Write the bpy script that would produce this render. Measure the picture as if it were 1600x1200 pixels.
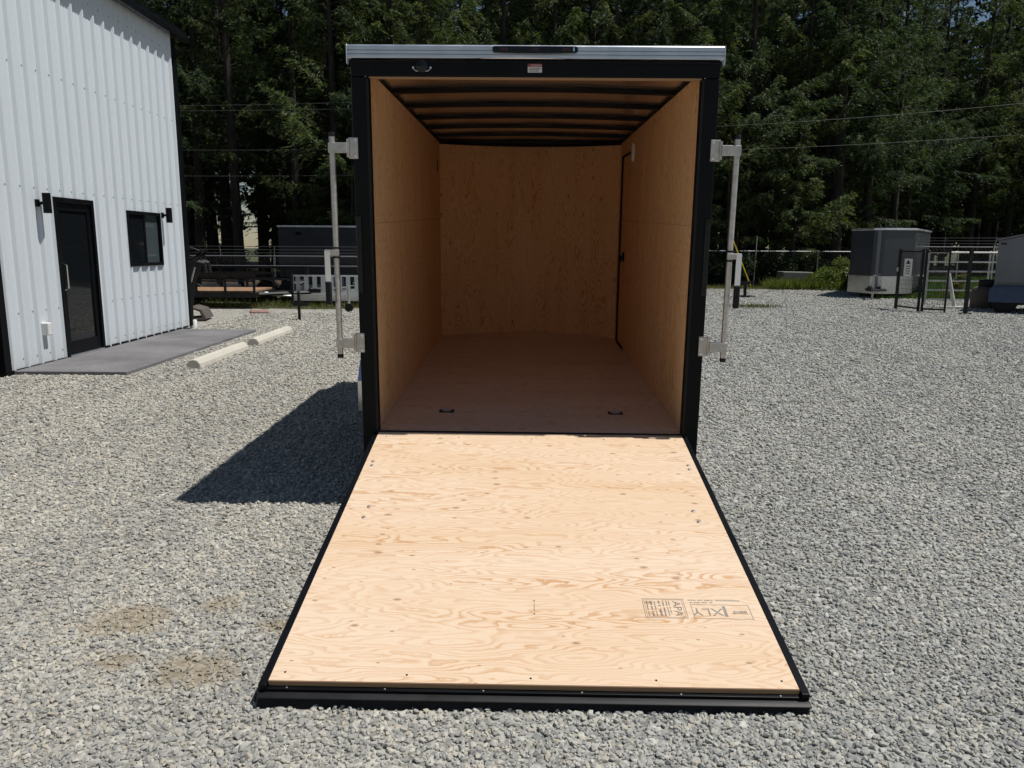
import bpy, bmesh, math, random
import numpy as np
from mathutils import Vector, Matrix

for o in list(bpy.data.objects): bpy.data.objects.remove(o)
scene = bpy.context.scene
col = scene.collection
PI = math.pi
rad = math.radians

# ------------------------------------------------------------------ camera
CAM_Z = 1.575
PITCH, ROLL, F_PX = 0.1774, 0.0057, 1208.4
cam_data = bpy.data.cameras.new('camera')
cam = bpy.data.objects.new('camera', cam_data)
col.objects.link(cam)
_M = Matrix.Rotation(ROLL, 3, 'Y') @ Matrix.Rotation(PITCH, 3, 'X')
_r, _f, _u = _M[0], _M[1], _M[2]
cam.matrix_world = Matrix(((_r[0], _u[0], -_f[0], 0), (_r[1], _u[1], -_f[1], 0), (_r[2], _u[2], -_f[2], CAM_Z), (0, 0, 0, 1)))
cam_data.sensor_width = 36
cam_data.lens = 36 * F_PX / 1600
cam_data.clip_start = 0.05
cam_data.clip_end = 2000
scene.camera = cam
scene.render.resolution_x, scene.render.resolution_y = 1024, 768

# ------------------------------------------------------------------ sky, sun, exposure
SUN_EL = rad(65.6)
world = bpy.data.worlds.new('World')
scene.world = world
world.use_nodes = True
wn = world.node_tree.nodes
sky = wn.new('ShaderNodeTexSky')
sky.sky_type = 'NISHITA'
sky.sun_disc = False
sky.sun_elevation = SUN_EL
sky.sun_rotation = rad(94.8)
sky.air_density = 1.0
sky.dust_density = 0.15
world.node_tree.links.new(sky.outputs[0], wn['Background'].inputs[0])
wn['Background'].inputs[1].default_value = 0.05
sun_data = bpy.data.lights.new('sun', 'SUN')
sun_data.energy = 4.6
sun_data.angle = rad(0.55)
sun_data.color = (1.0, 0.97, 0.925)
sun = bpy.data.objects.new('sun', sun_data)
col.objects.link(sun)
sun.rotation_euler = (0, PI / 2 - SUN_EL, rad(-4.8))
sun.location = (20, 0, 40)
scene.view_settings.view_transform = 'Standard'
scene.view_settings.look = 'None'
scene.view_settings.exposure = 0.0
scene.view_settings.gamma = 1.0
scene.render.engine = 'CYCLES'
scene.cycles.max_bounces = 12
scene.cycles.diffuse_bounces = 9
scene.cycles.glossy_bounces = 4
scene.cycles.transmission_bounces = 4

# ------------------------------------------------------------------ node helpers
class NT:
    def __init__(self, name):
        self.mat = bpy.data.materials.new(name)
        self.mat.use_nodes = True
        self.t = self.mat.node_tree
        self.bsdf = self.t.nodes['Principled BSDF']
    def n(self, kind, **kw):
        nd = self.t.nodes.new(kind)
        for k, v in kw.items():
            setattr(nd, k, v)
        return nd
    def l(self, a, b):
        self.t.links.new(a, b)
    def val(self, sock, v):
        if hasattr(v, 'is_linked') or hasattr(v, 'links'):
            self.l(v, sock)
        else:
            sock.default_value = v
    def math(self, op, a, b=None, c=None, clamp=False):
        m = self.n('ShaderNodeMath', operation=op, use_clamp=clamp)
        self.val(m.inputs[0], a)
        if b is not None: self.val(m.inputs[1], b)
        if c is not None: self.val(m.inputs[2], c)
        return m.outputs[0]
    def mix(self, fac, a, b, blend='MIX'):
        m = self.n('ShaderNodeMix', data_type='RGBA', blend_type=blend)
        self.val(m.inputs[0], fac); self.val(m.inputs[6], a); self.val(m.inputs[7], b)
        return m.outputs[2]
    def noise(self, vec, scale=1, detail=2, rough=0.5, dist=0.0):
        m = self.n('ShaderNodeTexNoise')
        m.inputs['Scale'].default_value = scale
        m.inputs['Detail'].default_value = detail
        m.inputs['Roughness'].default_value = rough
        m.inputs['Distortion'].default_value = dist
        if vec is not None: self.l(vec, m.inputs['Vector'])
        return m.outputs[0]
    def smooth(self, x, lo, hi):
        m = self.n('ShaderNodeMapRange', interpolation_type='SMOOTHSTEP')
        self.val(m.inputs[0], x); m.inputs[1].default_value = lo; m.inputs[2].default_value = hi
        return m.outputs[0]
    def comb(self, x, y, z):
        m = self.n('ShaderNodeCombineXYZ')
        self.val(m.inputs[0], x); self.val(m.inputs[1], y); self.val(m.inputs[2], z)
        return m.outputs[0]
    def sep(self, v):
        m = self.n('ShaderNodeSeparateXYZ'); self.l(v, m.inputs[0]); return m.outputs
    def bump(self, h, strength=0.3, dist=0.01):
        b = self.n('ShaderNodeBump'); b.inputs['Strength'].default_value = strength
        b.inputs['Distance'].default_value = dist; self.l(h, b.inputs['Height'])
        self.l(b.outputs[0], self.bsdf.inputs['Normal']); return b
    def ramp(self, fac, stops, interp='LINEAR'):
        r = self.n('ShaderNodeValToRGB'); self.l(fac, r.inputs[0])
        e = r.color_ramp.elements; r.color_ramp.interpolation = interp
        while len(e) < len(stops): e.new(0.5)
        for i, (p, c) in enumerate(stops):
            e[i].position = p; e[i].color = (*c, 1)
        return r.outputs[0]

def rgba(c): return (c[0], c[1], c[2], 1)

def mat_paint(name, c, rough=0.5, metal=0.0, var=0.12, vscale=3.0, bump=0.0, bscale=60.0, spec=0.5, coat=0.0):
    t = NT(name)
    tc = t.n('ShaderNodeTexCoord').outputs['Object']
    nz = t.noise(tc, vscale, 5, 0.6)
    fac = t.smooth(nz, 0.3, 0.7)
    dark = tuple(v * (1 - var) for v in c); lite = tuple(min(1, v * (1 + var)) for v in c)
    t.l(t.mix(fac, rgba(dark), rgba(lite)), t.bsdf.inputs['Base Color'])
    t.l(t.math('MULTIPLY_ADD', nz, 0.25, rough - 0.12), t.bsdf.inputs['Roughness'])
    t.bsdf.inputs['Metallic'].default_value = metal
    t.bsdf.inputs['Specular IOR Level'].default_value = spec
    t.bsdf.inputs['Coat Weight'].default_value = coat
    if bump: t.bump(t.noise(tc, bscale, 3), bump, 0.004)
    return t.mat

def mat_plywood(name, grain, across, tone=1.0, seed=0.0, strong=1.0, base=(0.70, 0.54, 0.39), cool=None, gloss=0.62):
    """rotary-cut fir veneer: contour figure, fibres, knots. grain/across are object axes"""
    t = NT(name)
    tc = t.n('ShaderNodeTexCoord').outputs['Object']
    s = t.sep(tc)
    ax = {'X': 0, 'Y': 1, 'Z': 2}
    u, v = s[ax[grain]], s[ax[across]]
    warp = t.noise(t.comb(t.math('MULTIPLY', u, 7.0), t.math('MULTIPLY', v, 16.0), seed + 3.0), 1, 4, 0.6)
    zig = t.noise(t.comb(t.math('MULTIPLY', u, 26.0), t.math('MULTIPLY', v, 30.0), seed + 5.0), 1, 2, 0.5)
    h = t.noise(t.comb(t.math('MULTIPLY', u, 1.15), t.math('MULTIPLY', v, 6.2), seed), 1, 2.2, 0.5)
    h = t.math('ADD', h, t.math('ADD', t.math('MULTIPLY', warp, 0.06), t.math('MULTIPLY', zig, 0.020)))
    ph = t.math('MULTIPLY', h, 25.0)
    saw = t.math('FRACT', ph)
    # growth rings: slow rise and sharp fall
    ring = t.math('MULTIPLY', t.smooth(saw, 0.38, 0.90), t.math('SUBTRACT', 1.0, t.smooth(saw, 0.90, 1.0)))
    reg = t.noise(t.comb(t.math('MULTIPLY', u, 0.8), t.math('MULTIPLY', v, 7.5), seed + 9.0), 1, 3)
    regm = t.smooth(reg, 0.42, 0.68)
    ring = t.math('MULTIPLY', ring, t.math('MULTIPLY_ADD', regm, 0.70 * strong, 0.42 * strong))
    fib = t.noise(t.comb(t.math('MULTIPLY', u, 9.0), t.math('MULTIPLY', v, 230.0), seed), 1, 3, 0.6)
    broad = t.noise(t.comb(t.math('MULTIPLY', u, 0.5), t.math('MULTIPLY', v, 2.4), seed + 20), 1, 3)
    b = tuple(x * tone for x in base)
    lite = t.mix(t.smooth(broad, 0.3, 0.7), rgba(tuple(x * k for x, k in zip(b, (1.03, 1.05, 1.08)))), rgba(tuple(x * k for x, k in zip(b, (0.97, 0.93, 0.86)))))
    c = t.mix(t.math('MULTIPLY', ring, 0.85), lite, rgba((b[0] * 0.76, b[1] * 0.56, b[2] * 0.38)))
    c = t.mix(t.math('MULTIPLY', t.smooth(fib, 0.45, 0.8), 0.22), c, rgba((b[0] * 0.74, b[1] * 0.62, b[2] * 0.5)))
    # knots
    vo = t.n('ShaderNodeTexVoronoi', feature='F1', voronoi_dimensions='2D')
    vo.inputs['Scale'].default_value = 1.0
    t.l(t.comb(t.math('MULTIPLY_ADD', u, 6.0, seed), t.math('MULTIPLY_ADD', v, 12.0, seed), 0.0), vo.inputs['Vector'])
    pick = t.sep(vo.outputs['Color'])
    rk = t.math('MULTIPLY_ADD', t.math('POWER', pick[1], 2.5), 0.075, 0.030)
    dist = t.math('ADD', vo.outputs['Distance'], t.math('MULTIPLY_ADD', warp, 0.05, -0.025))
    k = t.math('SUBTRACT', 1.0, t.smooth(t.math('DIVIDE', dist, rk), 0.5, 1.9))
    k = t.math('MULTIPLY', k, t.math('GREATER_THAN', pick[0], 0.66))
    c = t.mix(t.math('MULTIPLY', k, 0.68), c, rgba((0.27 * tone, 0.125 * tone, 0.055 * tone)))
    if cool:
        c = t.mix(cool[1], c, rgba(cool[0]))
    t.l(c, t.bsdf.inputs['Base Color'])
    t.bsdf.inputs['Roughness'].default_value = gloss
    t.bsdf.inputs['Specular IOR Level'].default_value = 0.3 if gloss > 0.5 else 0.5
    t.bump(t.math('ADD', fib, t.math('MULTIPLY', ring, 0.5)), 0.12, 0.002)
    return t.mat

M = {}
M['black'] = mat_paint('black_powder_coat', (0.0032, 0.0037, 0.005), 0.45, 0, 0.25, 4, 0.06, 90, spec=0.16)
M['black_gloss'] = mat_paint('black_gloss_skin', (0.006, 0.007, 0.009), 0.22, 0, 0.2, 3, spec=0.35)
M['rubber'] = mat_paint('black_rubber', (0.015, 0.015, 0.016), 0.75, 0, 0.3, 8, 0.1, 120, spec=0.25)
M['steel_black'] = mat_paint('worn_black_steel', (0.010, 0.010, 0.011), 0.5, 0, 0.5, 6, spec=0.3)
M['zinc_dull'] = mat_paint('dull_zinc_screw', (0.22, 0.22, 0.23), 0.5, 0.6, 0.2, 40)
M['galv'] = mat_paint('zinc_plated_steel', (0.52, 0.50, 0.47), 0.42, 0.75, 0.14, 25)
M['alu'] = mat_paint('extruded_aluminium', (0.62, 0.66, 0.72), 0.36, 0.9, 0.08, 6)
M['alu_bright'] = mat_paint('bright_aluminium', (0.78, 0.79, 0.80), 0.30, 0.85, 0.1, 4)
M['stone_guard'] = mat_paint('polished_stone_guard', (0.62, 0.62, 0.60), 0.3, 0.8, 0.1, 3, 0.1, 50)
M['white'] = mat_paint('white_plastic', (0.72, 0.71, 0.68), 0.45, 0, 0.06, 8)
M['white_pipe'] = mat_paint('white_painted_pipe', (0.56, 0.56, 0.51), 0.55, 0, 0.25, 8)
M['charcoal'] = mat_paint('charcoal_trailer_skin', (0.040, 0.045, 0.055), 0.32, 0.1, 0.1, 1.5, coat=0.2)
M['dark_skin'] = mat_paint('dark_trailer_skin', (0.016, 0.018, 0.024), 0.35, 0, 0.15, 1.5)
M['pewter'] = mat_paint('pewter_trailer_skin', (0.17, 0.175, 0.185), 0.34, 0.3, 0.08, 1.5, coat=0.2)
M['sky_tint'] = mat_paint('glossy_sky_tinted_fender', (0.018, 0.045, 0.11), 0.25, 0.1, 0.1, 4, coat=0.1)  # sky reflection painted into the fender's blue base colour
M['chrome'] = mat_paint('chrome', (0.75, 0.75, 0.77), 0.16, 1.0, 0.05, 5)
M['red_print'] = mat_paint('red_sticker_print', (0.30, 0.03, 0.04), 0.45, 0, 0.05)
M['white_print'] = mat_paint('white_sticker', (0.62, 0.60, 0.58), 0.45, 0, 0.05)
M['ink'] = mat_paint('grey_stamp_ink', (0.17, 0.15, 0.13), 0.8, 0, 0.35, 60)
M['ink_pale'] = mat_paint('faded_stamp_ink', (0.27, 0.23, 0.19), 0.8, 0, 0.3, 60)
M['yellow'] = mat_paint('yellow_guy_guard', (0.55, 0.42, 0.03), 0.5, 0, 0.15, 5)
M['smoked_red'] = mat_paint('smoked_tail_light_lens', (0.030, 0.008, 0.010), 0.18, 0, 0.2, 40, 0.3, 220)
M['smoked_black'] = mat_paint('smoked_black_lens', (0.008, 0.007, 0.008), 0.3, 0, 0.3, 40, 0.4, 160, spec=0.3)
M['rust'] = mat_paint('rusty_plate', (0.27, 0.165, 0.13), 0.8, 0, 0.3, 12)
M['deck_wood'] = mat_paint('weathered_deck_boards', (0.30, 0.18, 0.10), 0.7, 0, 0.35, 9)
M['creosote'] = mat_paint('creosoted_pole_wood', (0.07, 0.05, 0.035), 0.85, 0, 0.35, 6, 0.3, 40)
M['wire'] = mat_paint('aluminium_cable', (0.07, 0.07, 0.07), 0.6, 0.2, 0.1, 2)
M['ply_ramp'] = mat_plywood('fir_plywood_ramp', 'X', 'Y', 1.0, 0.0, 1.0)
M['ply_floor'] = mat_plywood('fir_plywood_floor', 'X', 'Y', 1.0, 31.0, 1.2, base=(0.74, 0.57, 0.45), gloss=0.42)
M['ply_wall'] = mat_plywood('fir_plywood_wall', 'Z', 'Y', 1.0, 57.0, 1.5, base=(0.80, 0.525, 0.285))
M['ply_nose'] = mat_plywood('fir_plywood_nose', 'Z', 'X', 1.0, 77.0, 1.2, base=(0.78, 0.49, 0.25))

def mat_plyedge():
    t = NT('plywood_edge_plies')
    s = t.sep(t.n('ShaderNodeTexCoord').outputs['Object'])
    w = t.math('FRACT', t.math('MULTIPLY', s[2], 260.0))
    t.l(t.mix(t.smooth(w, 0.3, 0.7), rgba((0.42, 0.27, 0.15)), rgba((0.26, 0.15, 0.08))), t.bsdf.inputs['Base Color'])
    t.bsdf.inputs['Roughness'].default_value = 0.8
    return t.mat
M['ply_edge'] = mat_plyedge()

def mat_roof_skin():
    t = NT('galvalume_roof_underside')
    tc = t.n('ShaderNodeTexCoord').outputs['Object']
    s = t.sep(tc)
    t.bsdf.inputs['Base Color'].default_value = (0.86, 0.82, 0.78, 1)
    t.bsdf.inputs['Metallic'].default_value = 0.95
    t.bsdf.inputs['Roughness'].default_value = 0.22
    n = t.noise(t.comb(t.math('MULTIPLY', s[0], 2.2), t.math('MULTIPLY', s[1], 4.0), 0.0), 1, 1)
    t.bump(n, 0.10, 0.03)
    return t.mat
M['roof_skin'] = mat_roof_skin()

def mat_glass_dark(name, c):
    t = NT(name)
    t.bsdf.inputs['Base Color'].default_value = rgba(c)
    t.bsdf.inputs['Roughness'].default_value = 0.04
    t.bsdf.inputs['Specular IOR Level'].default_value = 0.5
    tc = t.n('ShaderNodeTexCoord').outputs['Object']
    t.bump(t.noise(tc, 1.6, 1), 0.05, 0.02)
    return t.mat
M['glass_dark'] = mat_glass_dark('glass_before_dark_room', (0.008, 0.010, 0.012))  # opaque pane: darkness of the unlit room behind is put into its colour
M['glass_green'] = mat_glass_dark('glass_over_pale_blind', (0.055, 0.072, 0.075))

def mat_siding():
    t = NT('white_ribbed_steel_siding')
    g = t.n('ShaderNodeNewGeometry').outputs['Position']
    s = t.sep(g)
    str_ = t.noise(t.comb(t.math('MULTIPLY', s[0], 6), t.math('MULTIPLY', s[1], 6), t.math('MULTIPLY', s[2], 0.6)), 1, 4, 0.6)
    dirt = t.math('MULTIPLY', t.smooth(str_, 0.5, 0.8), 0.35)
    low = t.math('SUBTRACT', 1.0, t.smooth(t.math('ADD', s[2], t.math('MULTIPLY', str_, 0.3)), 0.1, 0.55))
    c = t.mix(dirt, rgba((0.62, 0.665, 0.695)), rgba((0.51, 0.54, 0.55)))
    c = t.mix(t.math('MULTIPLY', low, 0.3), c, rgba((0.48, 0.46, 0.42)))
    t.l(c, t.bsdf.inputs['Base Color'])
    t.bsdf.inputs['Roughness'].default_value = 0.42
    t.bsdf.inputs['Specular IOR Level'].default_value = 0.4
    t.bump(t.noise(g, 2.0, 2), 0.10, 0.01)
    return t.mat
M['siding'] = mat_siding()

def mat_concrete(name, c, var=0.22, brush=False):
    t = NT(name)
    g = t.n('ShaderNodeNewGeometry').outputs['Position']
    n1 = t.noise(g, 1.3, 6, 0.65); n2 = t.noise(g, 40, 4, 0.6)
    f = t.math('ADD', t.math('MULTIPLY', n1, 0.65), t.math('MULTIPLY', n2, 0.35))
    t.l(t.mix(t.smooth(f, 0.3, 0.7), rgba(tuple(x * (1 - var) for x in c)), rgba(tuple(x * (1 + var) for x in c))), t.bsdf.inputs['Base Color'])
    t.bsdf.inputs['Roughness'].default_value = 0.85
    t.bump(n2, 0.3, 0.006)
    return t.mat
M['pad'] = mat_concrete('broom_finished_concrete', (0.150, 0.145, 0.148), 0.35)
M['stop'] = mat_concrete('cast_concrete_stop', (0.50, 0.47, 0.40), 0.1)
M['block'] = mat_concrete('old_concrete_block', (0.17, 0.165, 0.15), 0.3)
M['drum'] = mat_concrete('dirty_concrete_drum', (0.085, 0.07, 0.06), 0.3)

STONE = [(0.0, (0.255, 0.258, 0.255)), (0.25, (0.33, 0.332, 0.322)), (0.5, (0.40, 0.395, 0.372)), (0.72, (0.47, 0.46, 0.43)), (0.86, (0.445, 0.405, 0.335)), (1.0, (0.57, 0.56, 0.52))]
DIRT_SPOTS = [(-1.62, 3.05, 0.20, 0.15), (-1.18, 2.66, 0.17, 0.13), (-1.50, 2.72, 0.10, 0.07), (-0.98, 3.0, 0.08, 0.06), (-1.28, 3.2, 0.10, 0.07)]

def dirt_mask(t, g, s):
    wob = t.noise(g, 9, 3, 0.6)
    total = None
    for (x, y, rx, ry) in DIRT_SPOTS:
        dx = t.math('DIVIDE', t.math('SUBTRACT', s[0], x), rx)
        dy = t.math('DIVIDE', t.math('SUBTRACT', s[1], y), ry)
        d = t.math('ADD', t.math('MULTIPLY', dx, dx), t.math('MULTIPLY', dy, dy))
        d = t.math('ADD', t.math('SQRT', d), t.math('MULTIPLY_ADD', wob, 1.4, -0.7))
        m = t.math('SUBTRACT', 1.0, t.smooth(d, 0.5, 1.25))
        total = m if total is None else t.math('MAXIMUM', total, m)
    return total

def mat_gravel_stone():
    t = NT('crushed_gravel_stone')
    oi = t.n('ShaderNodeObjectInfo')
    g = t.n('ShaderNodeNewGeometry').outputs['Position']
    s = t.sep(g)
    c = t.ramp(oi.outputs['Random'], STONE)
    warm = t.noise(t.comb(s[0], s[1], 0.0), 0.55, 3)
    # the yard's left half is warmer than the right
    side = t.smooth(t.math('ADD', s[0], t.math('MULTIPLY_ADD', warm, 3.0, -1.5)), -2.0, 2.0)
    c = t.mix(1.0, c, t.mix(side, rgba((1.03, 1.01, 0.95)), rgba((0.945, 0.965, 0.955))), 'MULTIPLY')
    lane = t.noise(t.comb(t.math('MULTIPLY', s[0], 1.5), t.math('MULTIPLY', s[1], 0.35), 4.0), 1, 3, 0.6)
    c = t.mix(1.0, c, t.mix(t.smooth(lane, 0.35, 0.65), rgba((0.88, 0.88, 0.88)), rgba((1.06, 1.05, 1.03))), 'MULTIPLY')
    c = t.mix(t.math('MULTIPLY', t.noise(g, 120, 2), 0.35), c, rgba((0.27, 0.265, 0.25)))
    c = t.mix(t.math('MULTIPLY', dirt_mask(t, g, s), 0.55), c, rgba((0.30, 0.25, 0.175)))
    t.l(c, t.bsdf.inputs['Base Color'])
    t.bsdf.inputs['Roughness'].default_value = 0.85
    t.bsdf.inputs['Specular IOR Level'].default_value = 0.25
    t.bump(t.noise(g, 180, 2), 0.25, 0.003)
    return t.mat
M['stone'] = mat_gravel_stone()

def mat_gravel_ground():
    t = NT('gravel_bed')
    g = t.n('ShaderNodeNewGeometry').outputs['Position']
    s = t.sep(g)
    flat = t.comb(s[0], s[1], 0.0)
    vo = t.n('ShaderNodeTexVoronoi', feature='F1')
    vo.inputs['Scale'].default_value = 22.0
    t.l(flat, vo.inputs['Vector'])
    vo2 = t.n('ShaderNodeTexVoronoi', feature='F1')
    vo2.inputs['Scale'].default_value = 9.0
    t.l(flat, vo2.inputs['Vector'])
    pick = t.sep(vo.outputs['Color'])
    c = t.ramp(pick[0], STONE)
    pick2 = t.sep(vo2.outputs['Color'])
    c = t.mix(0.4, c, t.ramp(pick2[1], STONE))
    edge = t.smooth(vo.outputs['Distance'], 0.35, 0.75)
    c = t.mix(t.math('MULTIPLY', edge, 0.55), c, rgba((0.09, 0.088, 0.082)))
    warm = t.noise(flat, 0.55, 3)
    side = t.smooth(t.math('ADD', s[0], t.math('MULTIPLY_ADD', warm, 3.0, -1.5)), -2.0, 2.0)
    c = t.mix(1.0, c, t.mix(side, rgba((1.03, 1.01, 0.95)), rgba((0.95, 0.965, 0.96))), 'MULTIPLY')
    patch = t.noise(flat, 0.28, 5, 0.6)
    c = t.mix(t.math('MULTIPLY', t.smooth(patch, 0.55, 0.75), 0.25), c, rgba((0.24, 0.21, 0.16)))
    # the far strip under the trees' edge is dusty tan
    far = t.smooth(t.math('ADD', s[1], t.math('MULTIPLY', patch, 6.0)), 25.0, 32.0)
    c = t.mix(t.math('MULTIPLY', far, 0.4), c, rgba((0.27, 0.235, 0.17)))
    c = t.mix(t.math('MULTIPLY', dirt_mask(t, g, s), 0.8), c, rgba((0.27, 0.22, 0.15)))
    t.l(c, t.bsdf.inputs['Base Color'])
    t.bsdf.inputs['Roughness'].default_value = 0.9
    t.bsdf.inputs['Specular IOR Level'].default_value = 0.15
    inv = t.math('SUBTRACT', 1.0, vo.outputs['Distance'])
    h = t.math('ADD', t.math('MULTIPLY', inv, 0.6), t.math('MULTIPLY', pick[1], 0.8))
    t.bump(h, 0.8, 0.03)
    return t.mat
M['gravel'] = mat_gravel_ground()

def mat_earth():
    t = NT('forest_floor_earth')
    g = t.n('ShaderNodeNewGeometry').outputs['Position']
    n = t.noise(g, 1.2, 6, 0.65)
    t.l(t.ramp(n, [(0.3, (0.035, 0.03, 0.018)), (0.5, (0.05, 0.06, 0.02)), (0.7, (0.09, 0.085, 0.035))]), t.bsdf.inputs['Base Color'])
    t.bsdf.inputs['Roughness'].default_value = 0.95
    t.bump(n, 0.6, 0.1)
    return t.mat
M['earth'] = mat_earth()

def mat_leaf(name, c0, c1, c2, trans=0.25):
    t = NT(name)
    g = t.n('ShaderNodeNewGeometry')
    oi = t.n('ShaderNodeObjectInfo')
    n = t.noise(g.outputs['Position'], 0.9, 4, 0.65)
    r = g.outputs['Random Per Island']
    f = t.math('ADD', t.math('MULTIPLY', n, 0.7), t.math('MULTIPLY', r, 0.45))
    f = t.math('ADD', f, t.math('MULTIPLY_ADD', oi.outputs['Random'], 0.24, -0.2))
    c = t.ramp(f, [(0.25, c0), (0.5, c1), (0.8, c2)])
    t.l(c, t.bsdf.inputs['Base Color'])
    t.bsdf.inputs['Roughness'].default_value = 0.6
    t.bsdf.inputs['Specular IOR Level'].default_value = 0.25
    tr = t.n('ShaderNodeBsdfTranslucent')
    t.l(t.mix(1.0, c, rgba((1.0, 1.15, 0.5)), 'MULTIPLY'), tr.inputs[0])
    mx = t.n('ShaderNodeMixShader'); mx.inputs[0].default_value = trans
    t.l(t.bsdf.outputs[0], mx.inputs[1]); t.l(tr.outputs[0], mx.inputs[2])
    t.l(mx.outputs[0], t.t.nodes['Material Output'].inputs[0])
    return t.mat
M['needles'] = mat_leaf('fir_needles', (0.022, 0.041, 0.021), (0.052, 0.079, 0.032), (0.120, 0.142, 0.052), 0.36)
M['needles_pale'] = mat_leaf('young_fir_needles', (0.032, 0.056, 0.024), (0.072, 0.102, 0.036), (0.152, 0.170, 0.058), 0.40)
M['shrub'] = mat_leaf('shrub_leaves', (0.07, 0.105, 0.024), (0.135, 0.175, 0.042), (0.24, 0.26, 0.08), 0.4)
M['dark_shrub'] = mat_leaf('shade_toned_shrub_leaves', (0.012, 0.024, 0.010), (0.025, 0.042, 0.015), (0.05, 0.07, 0.022), 0.25)  # darker copy of the shrub leaves, shade of the wood put into the colour
M['grass'] = mat_leaf('meadow_grass', (0.06, 0.075, 0.02), (0.11, 0.12, 0.035), (0.20, 0.18, 0.075), 0.3)
M['lawn'] = mat_leaf('lawn_grass', (0.045, 0.09, 0.012), (0.075, 0.14, 0.018), (0.11, 0.18, 0.03), 0.3)
M['flower'] = mat_paint('white_flower_petals', (0.6, 0.56, 0.5), 0.6, 0, 0.1)

def mat_bark():
    t = NT('fir_bark')
    tc = t.n('ShaderNodeTexCoord').outputs['Object']
    s = t.sep(tc)
    n = t.noise(t.comb(t.math('MULTIPLY', s[0], 14), t.math('MULTIPLY', s[1], 14), t.math('MULTIPLY', s[2], 1.6)), 1, 5, 0.65)
    t.l(t.ramp(n, [(0.3, (0.014, 0.011, 0.009)), (0.55, (0.038, 0.030, 0.024)), (0.8, (0.085, 0.07, 0.057))]), t.bsdf.inputs['Base Color'])
    t.bsdf.inputs['Roughness'].default_value = 0.95
    t.bump(n, 0.8, 0.05)
    return t.mat
M['bark'] = mat_bark()

# ------------------------------------------------------------------ geometry helpers
class MB:
    def __init__(self): self.v = []; self.f = []
    def add(self, vs, fs):
        o = len(self.v); self.v += [tuple(p) for p in vs]; self.f += [tuple(i + o for i in f) for f in fs]; return self
    def box(self, c, s, rot=None):
        hx, hy, hz = s[0] / 2, s[1] / 2, s[2] / 2
        vs = [Vector((x, y, z)) for x in (-hx, hx) for y in (-hy, hy) for z in (-hz, hz)]
        if rot is not None: vs = [rot @ p for p in vs]
        c = Vector(c); vs = [p + c for p in vs]
        return self.add(vs, [(0, 1, 3, 2), (4, 6, 7, 5), (0, 4, 5, 1), (2, 3, 7, 6), (0, 2, 6, 4), (1, 5, 7, 3)])
    def span(self, a, b):
        return self.box([(a[i] + b[i]) / 2 for i in range(3)], [abs(b[i] - a[i]) for i in range(3)])
    def tube(self, pts, r, n=8, caps=True):
        pts = [Vector(p) for p in pts]
        rs = r if isinstance(r, (list, tuple)) else [r] * len(pts)
        rings = []
        for i, p in enumerate(pts):
            d = (pts[min(i + 1, len(pts) - 1)] - pts[max(i - 1, 0)]).normalized()
            a = Vector((0, 0, 1)) if abs(d.z) < 0.9 else Vector((1, 0, 0))
            e1 = d.cross(a).normalized(); e2 = d.cross(e1).normalized()
            rings.append([p + (e1 * math.cos(2 * PI * k / n) + e2 * math.sin(2 * PI * k / n)) * rs[i] for k in range(n)])
        vs = [p for ring in rings for p in ring]; fs = []
        for i in range(len(pts) - 1):
            for k in range(n):
                fs.append((i * n + k, i * n + (k + 1) % n, (i + 1) * n + (k + 1) % n, (i + 1) * n + k))
        if caps:
            fs.append(tuple(range(n - 1, -1, -1))); fs.append(tuple((len(pts) - 1) * n + k for k in range(n)))
        return self.add(vs, fs)
    def prism(self, poly, axis, a, b):
        """extrude a 2-D polygon along an axis from a to b"""
        def p3(p, t):
            return {'x': (t, p[0], p[1]), 'y': (p[0], t, p[1]), 'z': (p[0], p[1], t)}[axis]
        n = len(poly)
        vs = [p3(p, a) for p in poly] + [p3(p, b) for p in poly]
        fs = [(i, (i + 1) % n, n + (i + 1) % n, n + i) for i in range(n)]
        fs += [tuple(range(n - 1, -1, -1)), tuple(range(n, 2 * n))]
        return self.add(vs, fs)
    def lathe(self, prof, axis_p=(0, 0, 0), axis='z', n=20):
        vs = []; fs = []
        for (r, h) in prof:
            for k in range(n):
                a = 2 * PI * k / n; c, s_ = r * math.cos(a), r * math.sin(a)
                p = {'z': (c, s_, h), 'x': (h, c, s_), 'y': (c, h, s_)}[axis]
                vs.append(tuple(p[i] + axis_p[i] for i in range(3)))
        m = len(prof)
        for i in range(m - 1):
            for k in range(n):
                fs.append((i * n + k, i * n + (k + 1) % n, (i + 1) * n + (k + 1) % n, (i + 1) * n + k))
        if prof[0][0] > 1e-6: fs.append(tuple(range(n - 1, -1, -1)))
        if prof[-1][0] > 1e-6: fs.append(tuple((m - 1) * n + k for k in range(n)))
        return self.add(vs, fs)
    def build(self, name, mat, parent=None, bevel=0.0, smooth=False):
        me = bpy.data.meshes.new(name)
        me.from_pydata(self.v, [], self.f)
        bm = bmesh.new(); bm.from_mesh(me)
        bmesh.ops.recalc_face_normals(bm, faces=bm.faces)
        bm.to_mesh(me); bm.free()
        me.materials.append(M[mat] if isinstance(mat, str) else mat)
        o = bpy.data.objects.new(name, me); col.objects.link(o)
        if parent: o.parent = parent
        if bevel:
            b = o.modifiers.new('bevel', 'BEVEL'); b.width = bevel; b.segments = 2; b.limit_method = 'ANGLE'; b.angle_limit = rad(40)
        if smooth:
            for p in me.polygons: p.use_smooth = True
            me.set_sharp_from_angle(angle=rad(45))
        return o

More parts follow.
